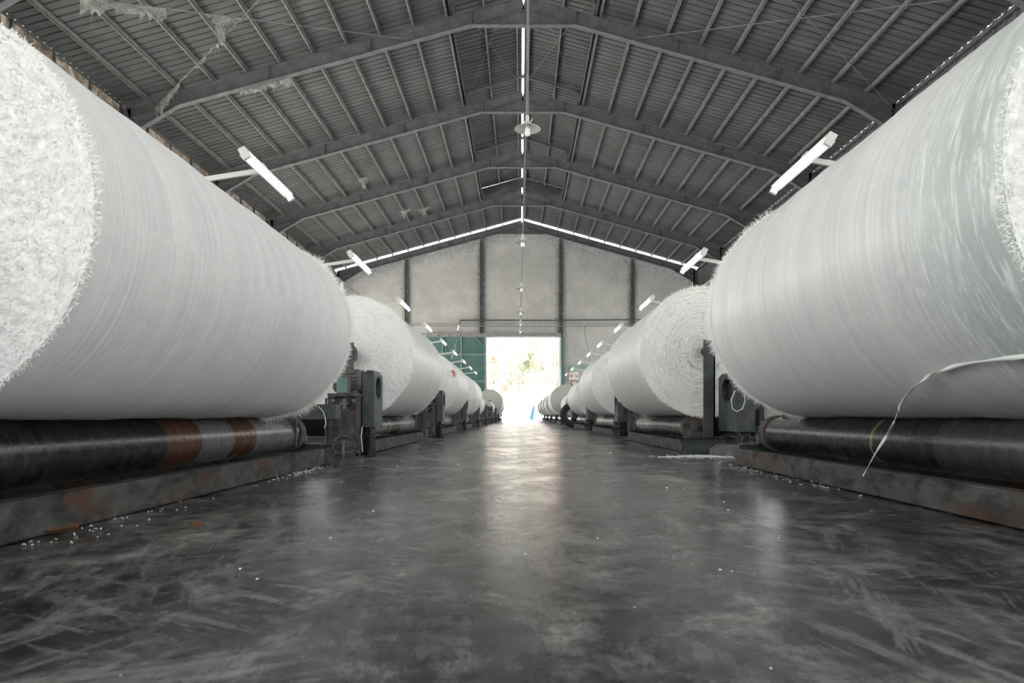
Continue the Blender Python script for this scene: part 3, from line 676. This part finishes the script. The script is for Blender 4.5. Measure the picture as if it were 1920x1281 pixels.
def machine(s, n, cx, xr, rollR, roller_m, rz=None, gx=None, motor=False, label=''):
    """one winder: s side sign, n bay number, cx roll axis, xr roller axis"""
    b0 = (n-1)*4.0; yr0, yr1 = b0+1.36, b0+3.97
    t = tag(empty('winding_machine', (0, b0+2.6, 0)), label, 'machine', 'winding machines along the %s side of the aisle' % ('left' if s < 0 else 'right'))
    oy = -(b0+2.6)
    def Y(v): return b0 + v + oy
    rail = 1.137 if s < 0 else 1.256
    def bx(name, x0, x1, ya, yb, z0, z1, m_, par=t, bv=.004):
        mb = MB(); mb.box(min(x0, x1), max(x0, x1), Y(ya), Y(yb), z0, z1); return mb.build(name, m_, par, bevel=bv if n < 4 else 0)
    # rails
    bx('base_rail', s*rail, s*(rail+.055), 1.36, 3.97, .004, .097, M_rail)
    bx('base_rail', s*(rail+.50), s*(rail+.56), 1.36, 3.97, .0, .097, M_rail)
    bx('shade_panel', s*(rail+.56), s*(rail+.58), 1.2, 4.05, .0, .34, M_darkst)  # added dark sheet, stands in for the shade behind the roller
    # cross beams
    for yy in (1.22, 3.90):
        mb = MB(); mb.ibeam((s*(rail+.01), Y(yy+.05), .065), (s*(rail+.58), Y(yy+.05), .065), .1, .125, .01); mb.build('cross_beam', M_green, t)
    # roller with flanges
    rr = .092; zr = H - .008 - rr if rz is None else rz
    mb = MB(); mb.lathe([(rr, Y(1.50)), (rr, Y(3.72))], 48, (s*xr, 0, zr)); ro = mb.build('roller', roller_m, t, smooth=40)
    for ya, yb in ((1.42, 1.50), (3.72, 3.80)):
        f = MB(); yy0, yy1 = Y(ya), Y(yb)
        f.lathe([(rr-.025, yy0), (rr+.006, yy0), (rr+.008, yy0+.012), (rr+.008, yy1-.012), (rr+.006, yy1), (rr-.025, yy1)], 36, (s*xr, 0, zr)); fo = f.build('end_flange', M_rail, ro, smooth=35)
    mb = MB(); mb.lathe([(.022, Y(1.25)), (.022, Y(3.95))], 12, (s*xr, 0, zr)); mb.build('shaft', M_darkst, ro, smooth=40)
    for yy in (1.30, 3.84):
        mb = MB(); mb.lathe([(.03, Y(yy)-.01), (.03, Y(yy)), (.052, Y(yy)), (.055, Y(yy)+.01), (.055, Y(yy)+.06), (.045, Y(yy)+.07)], 24, (s*xr, 0, zr))
        mb.box(s*xr-.075, s*xr+.075, Y(yy)+.01, Y(yy)+.06, .128, zr-.01)
        mb.build('bearing_block', M_rail if n < 3 else M_darkst, t, smooth=35)
        for q in (-.06, .06):
            b_ = MB(); b_.lathe([(.011, .15), (.011, .175), (.006, .175), (.006, .19)], 6, (s*xr+q, Y(yy)+.035, 0), 'z'); b_.build('bolt', M_darkst, t)
    # uprights that hold the core
    zc = H + (rollR or .42)
    for yy, q in ((1.12, -1), (3.62, 1)):
        if s > 0 and n == 2 and q < 0: xa, xb, zt = 1.375, 1.46, zc+.06
        else: xa, xb, zt = cx-.05, cx+.05, (zc+.08 if s < 0 else zc+.02)
        if n == 1 and q < 0: yy = .95
        u = MB(); u.prism([(s*xa, .13), (s*xb, .13), (s*xb, zt), (s*xa, zt)] if s > 0 else [(s*xb, .13), (s*xa, .13), (s*xa, zt), (s*xb, zt)], Y(yy), Y(yy)+.02)
        u.box(min(s*xb, s*(xb-.012)), max(s*xb, s*(xb-.012)), Y(yy)+.0, Y(yy)+.05, .13, zt)
        up = u.build('upright', M_green, t)
        if s < 0 or q > 0:
            hb = MB(); yh = Y(yy)+(.02 if q < 0 else -.0); sg = 1 if q < 0 else -1
            for (r_, d_) in ((.075, .0), (.06, .03), (.048, .06)): hb.lathe([(r_, yh+sg*d_), (r_, yh+sg*(d_+.018))] if sg > 0 else [(r_, yh-(d_+.018)), (r_, yh-d_)], 24, (s*cx, 0, zc))
            hb.build('hub_disc', M_motor, up, smooth=35)
            hb = MB(); hb.lathe([(.036, yh-.03), (.036, yh+.10)], 16, (s*cx, 0, zc)); hb.build('hub_cap', M_teal, up, smooth=35)
    # drive cover: tall box with chamfered top and an oval opening towards the aisle
    gi = gx if gx else (1.06 if s < 0 else 1.50); go = gi + (.085 if s < 0 else .135); g0, g1 = .94, 1.24
    if s > 0 and n == 2: g0, g1 = .76, 1.17
    zt, zb = .618, .205
    if s > 0 and n == 2: zt, zb = .60, .175
    mb = MB()
    # body as shell: outer back/front faces + aisle side with hole
    def gq(*p):
        pts = [(s*a, Y(b), c_) for a, b, c_ in p]; mb.quad(*(pts if s > 0 else pts[::-1]))
    ch = .03
    gq((gi, g0, zb), (go, g0, zb), (go, g0, zt-ch), (gi, g0, zt-ch)); gq((go, g1, zb), (gi, g1, zb), (gi, g1, zt-ch), (go, g1, zt-ch))
    gq((go, g0, zb), (go, g1, zb), (go, g1, zt-ch), (go, g0, zt-ch)); gq((gi, g0, zb), (gi, g1, zb), (go, g1, zb), (go, g0, zb))
    gq((gi, g0, zt-ch), (go, g0, zt-ch), (go-ch, g0+ch, zt), (gi+ch*.5, g0+ch, zt)); gq((go, g1, zt-ch), (gi, g1, zt-ch), (gi+ch*.5, g1-ch, zt), (go-ch, g1-ch, zt))
    gq((gi, g1, zt-ch), (gi, g0, zt-ch), (gi+ch*.5, g0+ch, zt), (gi+ch*.5, g1-ch, zt)); gq((go, g0, zt-ch), (go, g1, zt-ch), (go-ch, g1-ch, zt), (go-ch, g0+ch, zt))
    gq((gi+ch*.5, g0+ch, zt), (go-ch, g0+ch, zt), (go-ch, g1-ch, zt), (gi+ch*.5, g1-ch, zt))
    # aisle side with hole: ring of quads between ellipse and rectangle
    N = 40; yc, zc2 = (g0+g1)/2, zt-.125; ry, rz_ = (g1-g0)*.30, .082; i0 = len(mb.v)
    for k in range(N):
        a = 2*pi*k/N; c_, q_ = cos(a), sin(a)
        mb.v.append((s*gi, Y(yc+ry*c_), zc2+rz_*q_))
        hy = (g1-g0)/2; sc = min(hy/abs(c_) if abs(c_) > 1e-6 else 9, (((zt-ch)-zc2) if q_ > 0 else (zc2-zb))/abs(q_) if abs(q_) > 1e-6 else 9)
        mb.v.append((s*gi, Y(yc+sc*c_), zc2+sc*q_)); mb.v.append((s*(gi+.03), Y(yc+ry*c_), zc2+rz_*q_))
    for k in range(N):
        k2 = (k+1) % N; a0, a1_ = i0+3*k, i0+3*k2
        q1 = (a0, a0+1, a1_+1, a1_); q2 = (a0+2, a0, a1_, a1_+2)
        mb.f += [q1[::s], q2[::s]]
    for (ya_, za_) in ((g0, zb), (g1, zb), (g0, zt-ch), (g1, zt-ch)): pass
    # corner fillers
    for k in range(N):
        a = 2*pi*k/N; a2 = 2*pi*((k+1) % N)/N
        v1, v2 = mb.v[i0+3*k+1], mb.v[i0+3*((k+1) % N)+1]
        if abs(v1[1]-v2[1]) > 1e-5 and abs(v1[2]-v2[2]) > 1e-5:
            cy_ = v1[1] if abs(abs(v1[1]-Y(yc))-(g1-g0)/2) < 1e-5 else v2[1]
            cz_ = v2[2] if cy_ == v1[1] else v1[2]
            j = len(mb.v); mb.v.append((s*gi, cy_, cz_)); f_ = (i0+3*k+1, j, i0+3*((k+1) % N)+1); mb.f.append(f_[::s])
    dc = mb.build('drive_cover', M_green, t)
    mb = MB(); mb.lathe([(.03, 0), (.03, .06)], 16, (s*(gi+.05) if s > 0 else s*(gi+.11), Y(yc), zc2), 'x'); mb.build('drive_pulley', M_darkst, dc, smooth=40)
    mb = MB(); mb.box(min(s*(gi+.035), s*(gi+.04)), max(s*(gi+.035), s*(gi+.04)), Y(yc-ry), Y(yc+ry), zc2-rz_, zc2+rz_); mb.build('inner_plate', M_darkst, dc)
    # foot clutter under the cover: brackets, adjuster screw
    bx('bracket', s*(gi+.045), s*(go-.01), g0+.06, g1-.04, .0, zb, M_darkst); bx('bracket', s*(gi+.01), s*(go-.01), g0+.05, g1-.04, .13, .15, M_darkst)
    for q in (.0,):
        mb = MB(); mb.lathe([(.035, 0), (.035, .05), (.022, .05), (.022, .13), (.03, .13), (.03, .145), (.012, .145), (.012, .2)], 12, (s*(gi+.03), Y(g0+.02), 0), 'z'); mb.build('adjuster_screw', M_darkst, t, smooth=35)
    # pedestal with gearbox
    if s < 0 or n > 2:
        po = gi+.095 if s < 0 else gi+.14; pe = po+.215
        x0, x1 = s*pe, s*po
        mb = MB(); mb.box(min(x0, x1), max(x0, x1), Y(.92), Y(1.10), 0, .425)
        pd = mb.build('pedestal', M_ped, t, bevel=.004)
        if n < 4:
            fr = MB(); xa, xb = min(x0, x1), max(x0, x1)
            fr.box(xa-.01, xa+.022, Y(.89), Y(.92), .0, .43); fr.box(xb-.028, xb+.004, Y(.89), Y(.92), 0, .43); fr.box(xa-.012, xb+.01, Y(.88), Y(1.12), .425, .448); fr.box(xa, xb, Y(.89), Y(.92), .0, .02)
            fr.build('pedestal_frame', M_ped, pd, bevel=.003)
            for q in (.03, .11, .18):
                bt = MB(); bt.lathe([(.014, 0), (.014, .02)], 6, (xa+q, Y(.875), .395)); bt.build('bolt', M_motor, pd)
            bt = MB(); bt.box(xa+.08, xa+.14, Y(.88), Y(.92), .365, .385); bt.lathe([(.012, .33), (.016, .345), (.012, .36), (.008, .37)], 10, (xa+.11, Y(.89), 0), 'z'); bt.build('grease_cup', M_motor, pd)
            hs = MB(); pts = []
            for k in range(15): a = -pi*.35+pi*1.5*k/14; pts.append((xa+.12-.075*cos(a), Y(.84)-.01*sin(a), .07+.075*sin(a)))
            pts += [(xa+.03, Y(.80), .012), (xa-.12, Y(.82), .012)]
            hs.tube(pts, .0085, 8); hs.build('hose', M_ped, pd, smooth=50)
            st_ = MB(); st_.lathe([(.009, 0), (.009, .1), (.018, .1), (.018, .11)], 8, (xa+.12, Y(.82), 0), 'z'); st_.build('floor_stud', M_motor, pd)
        # motor
        if motor:
            tb = MB(); tb.box(-1.75, -1.19, Y(.40), Y(.52), .262, .362); tb.build('tie_beam', M_green, t, bevel=.004)
        if motor or n > 2:
            mo = MB(); cxm = (x0+x1)/2; zm = .54; rm = .082
            # body axis along x
            a_, b_ = min(x0, x1)+.01, max(x0, x1)
            mo.lathe([(.03, a_-.02), (.06, a_-.015), (rm*.95, a_), (rm, a_+.03), (rm*.93, a_+.03), (rm*.93, b_-.03), (rm, b_-.03), (rm, b_), (.05, b_+.01)], 32, (0, Y(1.02), zm), 'x')
            for k in range(18):
                a = 2*pi*k/18; c_, q_ = cos(a), sin(a)
                mo.beam((a_+.03, Y(1.02)+c_*(rm*.95), zm+q_*(rm*.95)), (b_-.03, Y(1.02)+c_*(rm*.95), zm+q_*(rm*.95)), .006, .022, (0, c_, q_))
            mm = mo.build('motor', M_motor, t, smooth=30)
            tb_ = MB(); tb_.box(a_+.045, a_+.135, Y(.865), Y(.935), .442, .568); tb_.build('terminal_box', M_motor, mm, bevel=.008)
            tb_ = MB(); tb_.box(a_+.052, a_+.128, Y(.858), Y(.866), .450, .560); tb_.build('terminal_lid', M_teal, mm, bevel=.003)
            tb_ = MB(); tb_.tube([(a_+.07, Y(.90), .445), (a_+.03, Y(.88), .42), (a_-.03, Y(.88), .41), (a_-.03, Y(.88), .1), (a_-.02, Y(.86), .01)], .009, 8); tb_.build('power_cable', M_cable, mm, smooth=50)
            ft = MB(); ft.box(a_+.04, b_-.02, Y(.95), Y(1.09), .447, .47); ft.build('motor_foot', M_motor, mm)
    return t

GRL, GRR = 'white fabric rolls along the left side', 'white fabric rolls along the right side'
#        n   R    cx    side      face      lod  label
LEFT = {1: (.420, 1.240, M_side, M_face, 0, 'huge white fabric roll at left edge of the picture, shaggy cut face nearest the camera'),
        2: (.468, 1.305, M_side2, M_face, 1, 'white fabric roll on the left with a bright round cut face behind the teal-lidded motor'),
        3: (.440, 1.290, M_side2, M_face, 2, 'third white fabric roll on the left, with a short red mark on its cut face'),
        4: (.425, 1.280, M_side2, M_face, 2, 'fourth white fabric roll on the left, between the red-marked roll and the smaller rolls'),
        5: (.300, 1.300, M_side2, M_face, 3, 'fifth fabric roll on the left, small, mostly hidden by the fourth'),
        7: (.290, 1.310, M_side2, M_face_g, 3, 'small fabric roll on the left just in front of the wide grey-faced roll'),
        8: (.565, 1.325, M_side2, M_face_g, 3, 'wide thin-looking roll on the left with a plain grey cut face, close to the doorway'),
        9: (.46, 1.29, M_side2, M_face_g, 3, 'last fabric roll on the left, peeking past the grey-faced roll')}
RIGHT = {1: (.512, 1.440, M_side3, M_face, 0, 'huge white film-wrapped fabric roll at right edge of the picture with a loose ribbon'),
         2: (.507, 1.440, M_side2, M_face_r, 1, 'white fabric roll on the right with ringed cut face behind the grey upright'),
         3: (.470, 1.435, M_side2, M_face_r, 2, 'third fabric roll on the right, its cut face half hidden by the ringed roll'),
         4: (.385, 1.435, M_side2, M_face_r, 2, 'fourth fabric roll on the right, smaller, beside the black tyre'),
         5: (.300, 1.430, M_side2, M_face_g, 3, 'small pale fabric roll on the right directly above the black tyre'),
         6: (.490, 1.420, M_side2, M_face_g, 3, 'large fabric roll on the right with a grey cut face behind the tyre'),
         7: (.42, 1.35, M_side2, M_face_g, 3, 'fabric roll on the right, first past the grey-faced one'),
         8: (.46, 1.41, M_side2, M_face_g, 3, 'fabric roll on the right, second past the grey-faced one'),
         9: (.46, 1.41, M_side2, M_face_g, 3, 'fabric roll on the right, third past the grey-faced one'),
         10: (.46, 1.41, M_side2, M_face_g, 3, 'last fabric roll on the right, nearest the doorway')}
rollo = {}
for s, tab, grp in ((-1, LEFT, GRL), (1, RIGHT, GRR)):
    for n in range(1, 11):
        b0 = (n-1)*4.0; ent = tab.get(n)
        side_n = 'left' if s < 0 else 'right'
        cx = ent[1] if ent else 1.3*1; R_ = ent[0] if ent else None
        xr = (1.282 if s < 0 else 1.385) if n > 1 else (1.29 if s < 0 else 1.42)
        rm_ = {(-1, 1): M_rollL, (1, 1): M_rollR, (1, 2): M_rollB}.get((s, n), M_rollS)
        gx = None
        if s > 0 and n > 2: gx = 1.27
        if s < 0 and n > 2: gx = 1.02
        what = 'empty grey winding machine' if not ent else 'dark winding machine with steel roller'
        machine(s, n, cx, xr, R_, rm_, gx=gx, motor=(s < 0 and n == 2), label='%s on the %s, %s from the camera' % (what, side_n, ORD[n-1]))
        if ent:
            R_, cx, sm_, fm_, lod, lab = ent
            y1 = b0+3.28 if s < 0 else b0+3.34
            if n > 1 and s < 0: y1 = b0+3.30
            drop = .010
            rollo[(s, n)] = roll(s*cx, R_, H-drop+R_, b0+1.32, y1, lab, sm_, fm_, lod, grp)
# red painted stroke on the third left roll
t3 = rollo[(-1, 3)]; mb = MB()
pc = P(850, 701, 9.31) - t3.location
pts = [pc+Vector((-.018, -.985+9.31-9.31+.97, .045)), pc+Vector((.0, 0, .03)), pc+Vector((.008, 0, 0)), pc+Vector((.008, 0, -.04))]
pts = [Vector((p.x, 9.308-t3.location.y, p.z)) for p in pts]
mb.tube(pts, [.010, .013, .012, .008], 6); tag(mb.build('paint_mark', M_red, t3), 'short red paint mark')

# ------------------------------------------------------------------ loose things
def ribbon(pts, w, label, name='loose_ribbon', tw=None):
    mb = MB(); P_ = [Vector(p) for p in pts]; fine_ = []
    for k in range(len(P_)-1):                                   # Catmull-Rom
        p0, p1, p2, p3 = P_[max(k-1,0)], P_[k], P_[k+1], P_[min(k+2, len(P_)-1)]
        for j in range(8):
            u = j/8; fine_.append(.5*((2*p1)+(p2-p0)*u+(2*p0-5*p1+4*p2-p3)*u*u+(3*p1-p0-3*p2+p3)*u**3))
    fine_.append(P_[-1]); n_ = len(fine_)
    for k, p in enumerate(fine_):
        d = (fine_[min(k+1, n_-1)]-fine_[max(k-1, 0)]).normalized(); u = k/(n_-1)
        side = d.cross(Vector((0, -1, .2))).normalized(); nrm = side.cross(d); a = (tw(u) if tw else 0)
        sv = (side*cos(a)+nrm*sin(a))*w/2*(.6+.4*abs(sin(u*17)))
        mb.v += [tuple(p-sv), tuple(p+sv)]
    for k in range(n_-1): mb.f.append((2*k, 2*k+1, 2*k+3, 2*k+2))
    o = mb.build(name, M_fib, smooth=60); o.modifiers.new('t', 'SOLIDIFY').thickness = .0008
    return tag(o, label, 'ribbon')
def on_roll(px, py, s=1, R=.512, cx=1.44, zc=.792, gap=.012):
    """depth at which the sight line through px,py reaches the near right roll"""
    dx, dz = (px-976)/F, (779-py)/F; R += gap
    # |(dx*y - cx, H+dz*y - zc)| = R
    A_ = dx*dx+dz*dz; B_ = -2*(dx*s*cx + dz*(zc-H)); C_ = cx*cx+(zc-H)**2-R*R
    D_ = B_*B_-4*A_*C_
    y = (-B_ - sqrt(max(0, D_)))/(2*A_); return P(px, py, y)
rp = [on_roll(1960, 662), on_roll(1920, 668), on_roll(1860, 676), on_roll(1800, 685), on_roll(1765, 694), on_roll(1740, 706), on_roll(1716, 725, gap=.02), on_roll(1696, 748, gap=.02), on_roll(1684, 770, gap=.02), P(1676, 792, on_roll(1684, 770, gap=.02).y-.01), P(1664, 815, 2.40), P(1645, 845, 2.42), P(1618, 893, 2.45)]
ribbon(rp, .011, 'long thin white ribbon trailing from the right roll down to the base rail', tw=lambda u: 2.4*sin(u*7.0))
lp = [P(1378, 732, 3.30), P(1371, 750, 3.30), P(1373, 766, 3.30), P(1381, 772, 3.30), P(1392, 767, 3.30), P(1397, 752, 3.30), P(1396, 742, 3.30)]
mb = MB(); mb.tube(lp, .0022, 6); tag(mb.build('loose_thread', M_fib), 'white looped thread dangling from the far rim of the right roll', 'thread')
lp = [P(597, 762, 3.30), P(606, 772, 3.30), P(610, 785, 3.31), P(611, 795, 3.31), P(608, 803, 3.31)]
mb = MB(); mb.tube(lp, .0018, 6); tag(mb.build('loose_thread', M_fib), 'white thread hanging from the lower rim of the big left roll', 'thread')
lp = [P(680, 800, 4.86), P(677, 818, 4.86), P(679, 835, 4.86), P(680, 848, 4.86)]
mb = MB(); mb.tube(lp, .0025, 6); tag(mb.build('loose_thread', M_fib), 'white thread hanging beside the dusty pedestal under the drive cover', 'thread')
# tyre
t = tag(empty('car_tyre', (1.27, 16.55, .0), -.35), 'black rubber tyre standing upright on the floor against the right machines', 'tyre')
mb = MB(); mb.lathe([(.165, -.07), (.19, -.095), (.25, -.11), (.285, -.10), (.30, -.07), (.302, 0), (.30, .07), (.285, .10), (.25, .11), (.19, .095), (.165, .07), (.175, .0), (.165, -.07)], 48, (0, 0, .302), caps=False)
for k in range(48):
    a = 2*pi*k/48; c_, q_ = cos(a), sin(a); mb.beam((c_*.297, -.09, .302+q_*.297), (c_*.297, .09, .302+q_*.297), .018, .012, (c_, 0, q_))
mb.build('tread', M_rub, t, smooth=40)
# concrete block and steel stump in front of right machine two
mb = MB(); rnd = random.Random(3)
mb.prism([(1.385, 0), (1.66, 0), (1.66, .078), (1.50, .085), (1.435, .078), (1.388, .045)], 4.72, 5.02)
tag(mb.build('concrete_block', M_block, bevel=.008), 'chipped grey concrete block on the floor by the right machine beam', 'block')
mb = MB(); mb.box(1.43, 1.50, 4.1, 4.3, 0, .10); mb.box(1.41, 1.52, 4.08, 4.32, .10, .118); mb.lathe([(.02, .118), (.02, .2), (.035, .2), (.035, .22)], 10, (1.465, 4.2, 0), 'z'); mb.box(1.50, 1.64, 4.14, 4.26, 0, .13)
tag(mb.build('anchor_bracket', M_darkst, bevel=.003), 'dark steel anchor bracket at the end of the nearest right base rail', 'bracket')
mb = MB(); mb.box(-1.30, -1.14, 4.02, 4.2, 0, .05); mb.box(-1.145, -1.135, 3.98, 4.12, .0, .115); mb.box(-1.18, -1.10, 3.99, 4.05, .108, .118); mb.lathe([(.05, .05), (.05, .1), (.03, .12)], 12, (-1.22, 4.1, 0), 'z')
tag(mb.build('anchor_bracket', M_darkst, bevel=.003), 'dark steel anchor bracket at the end of the nearest left base rail', 'bracket')
# straw-like fibre heap on the floor right
def litter(cx_, cy_, sx_, sy_, n_, ln, w, label, seed):
    rnd = random.Random(seed); mb = MB()
    for _ in range(n_):
        a = rnd.uniform(0, 2*pi); x = rnd.gauss(0, sx_); y = rnd.gauss(0, sy_); l = rnd.uniform(.3, 1)*ln; z = .002+abs(rnd.gauss(0, ln*.03))
        p = [(x, y, z), (x+cos(a)*l*.5, y+sin(a)*l*.5, z+rnd.uniform(0, .006)), (x+cos(a+.3)*l, y+sin(a+.3)*l, .003)]
        mb.tube(p, w, 4)
    return tag(mb.build('fibre_litter', M_fib, loc=(cx_, cy_, 0)), label, 'litter', kind='stuff')
litter(1.30, 4.74, .12, .06, 90, .12, .0015, 'heap of loose white fibres on the floor by the right machine beam', 4)
litter(-1.10, 3.5, .03, .25, 90, .014, .0011, 'white lint crumbs along the end of the nearest left base rail', 5)
litter(1.20, 3.3, .03, .5, 70, .013, .0011, 'white lint crumbs along the nearest right base rail', 6)
litter(-1.08, 1.75, .05, .3, 50, .008, .0009, 'pale crumbs in the dirt beside the nearest left base rail', 8)
mb = MB(); mb.tube([P(1233, 857, 4.74), P(1250, 857, 4.74), P(1273, 856, 4.76)], .003, 5)
o = mb.build('loose_strand', M_fib); tag(o, 'long straight white strand lying on the floor left of the fibre heap', 'thread')
# single lint scraps on the floor, at the spots the photo shows them
spots = [(482, 1087), (1357, 942), (1445, 1255), (226, 1268), (332, 957), (228, 987), (1250, 916), (1283, 917), (560, 884), (640, 905), (860, 872), (745, 875), (1120, 1010), (1372, 1072), (1634, 958), (450, 1068), (1500, 909), (1365, 957), (905, 830), (880, 848), (1145, 850), (1040, 905), (1350, 1070), (700, 960), (985, 1040), (1190, 1140), (620, 1010), (1460, 1010)]
for k, (px, py) in enumerate(spots):
    y = H*F/(py-779); rnd = random.Random(k); r0 = rnd.uniform(1.2, 2.4)*y/F*1.1
    mb = MB()
    mb.lathe([(r0*.5, 0), (r0, r0*.25), (r0*.8, r0*.7), (0, r0*.9)], 7, (0, 0, 0), 'z')
    mb.v = [(v[0]*rnd.uniform(.7, 1.5), v[1]*rnd.uniform(.7, 1.3), v[2]) for v in mb.v]
    o = mb.build('lint_scrap', M_fib, loc=((px-976)*y/F, y, .0005))
    tag(o, 'tiny white lint scrap lying on the dark floor', 'lint', 'white lint scraps scattered on the floor')
def leaf(px, py, sz, rz, label):
    y = H*F/(py-779); mb = MB(); n_ = 8
    for k in range(n_+1):
        u = k/n_; w = sz*.16*sin(pi*(u*.9+.05)); x = (u-.5)*sz; z = .004+.25*sz*(u-.4)**2
        mb.v += [(x, -w, z+.01), (x, 0, z), (x, w, z+.012)]
    for k in range(n_): mb.f += [(3*k, 3*k+1, 3*k+4, 3*k+3), (3*k+1, 3*k+2, 3*k+5, 3*k+4)]
    o = mb.build('dry_leaf', M_leafdry, loc=((px-976)*y/F, y, 0)); o.rotation_euler = (0, 0, rz); o.modifiers.new('t', 'SOLIDIFY').thickness = .001
    tag(o, label, 'leaf')
leaf(102, 1004, .10, .7, 'curled brown dry leaf lying against the nearest left base rail')
leaf(370, 990, .022, .2, 'small rust brown leaf fragment on the floor right of the left rail')

# ------------------------------------------------------------------ outdoors beyond the doorway
def tree(x, y, h, r, m_, seed, label):
    rnd = random.Random(seed); random.seed(seed)
    t = tag(empty('tree', (x, y, 0)), label, 'tree', 'trees beyond the doorway')
    mb = MB(); mb.tube([(0, 0, 0), (.1, 0, h*.3), (-.1, .1, h*.6), (.1, 0, h*.9)], [.22, .18, .12, .04], 8)
    for k in range(6): a = rnd.uniform(0, 6.28); z = h*rnd.uniform(.35, .75); mb.tube([(0, 0, z), (cos(a)*r*.4, sin(a)*r*.4, z+.8), (cos(a)*r*.8, sin(a)*r*.8, z+1.4)], [.07, .05, .02], 5)
    mb.build('trunk', M_bark, t)
    mb = MB(); cl = [(rnd.gauss(0, r*.45), rnd.gauss(0, r*.4), h*.62+rnd.gauss(0, h*.20), rnd.uniform(.4, 1.0)) for _ in range(26)]
    for _ in range(2600):
        c_ = rnd.choice(cl); v = Vector((rnd.gauss(0, 1), rnd.gauss(0, 1), rnd.gauss(0, 1))).normalized()*c_[3]*rnd.uniform(.5, 1.1)
        p = Vector(c_[:3])+v; a = Vector((rnd.gauss(0, 1), rnd.gauss(0, 1), rnd.gauss(0, .6))).normalized(); b = a.orthogonal().normalized(); l = rnd.uniform(.12, .26)
        i = len(mb.v); mb.v += [tuple(p-a*l), tuple(p+b*l*.4), tuple(p+a*l), tuple(p-b*l*.4)]; mb.f.append((i, i+1, i+2, i+3))
    tag(mb.build('foliage', m_, t), kind='stuff')
tree(-3.4, 66, 8.5, 3.0, M_leafR, 1, 'pale russet tree outside, left part of the doorway')
tree(-.3, 69, 8.5, 3.2, M_leafG, 2, 'pale green tree outside, middle of the doorway')
tree(3.6, 66, 8.0, 3.0, M_leafR, 3, 'pale russet tree outside, right part of the doorway')
tree(1.6, 76, 9.5, 3.6, M_leafR, 4, 'tall pale tree furthest behind the others outside')
mb = MB(); mb.lathe([(.05, 0), (.05, 7.5)], 8, (-.30, 56, 0), 'z')
tag(mb.build('flag_pole', M_white), 'thin white pole standing outside in the doorway', 'pole')
for k, px in enumerate((945, 1002, 972)):
    y = 58; x = (px-976)*y/F; mb = MB()
    for j in range(5): z = .0+j*.42; mb.lathe([(.75-j*.14, z), (.1, z+.62)], 12, (0, 0, 0), 'z')
    tag(mb.build('conical_shrub', M_paper, loc=(x, y+k*.8, -.02)), 'pale conical shrub outside, %s' % ('left of the pole', 'near the right door jamb', 'behind the pole')[k], 'shrub', 'conical shrubs outside')
mb = MB(); mb.prism([(0, 0), (.32, 0), (.42, 1.05), (.30, .95)], 0, .5)
tag(mb.build('blue_tarp', M_blue, loc=(.62, 49.6, -.02)), 'folded bright blue tarpaulin standing just outside at the right of the doorway', 'tarpaulin')
mb = MB(); mb.box(-9, 9, 0, .15, 0, 1.0)
for k in range(13): mb.box(-9+k*1.45, -8.85+k*1.45, -.05, .2, 0, 1.25)
tag(mb.build('garden_wall', M_paper, loc=(0, 61, -.02)), 'low pale garden wall with posts beyond the yard', 'wall')
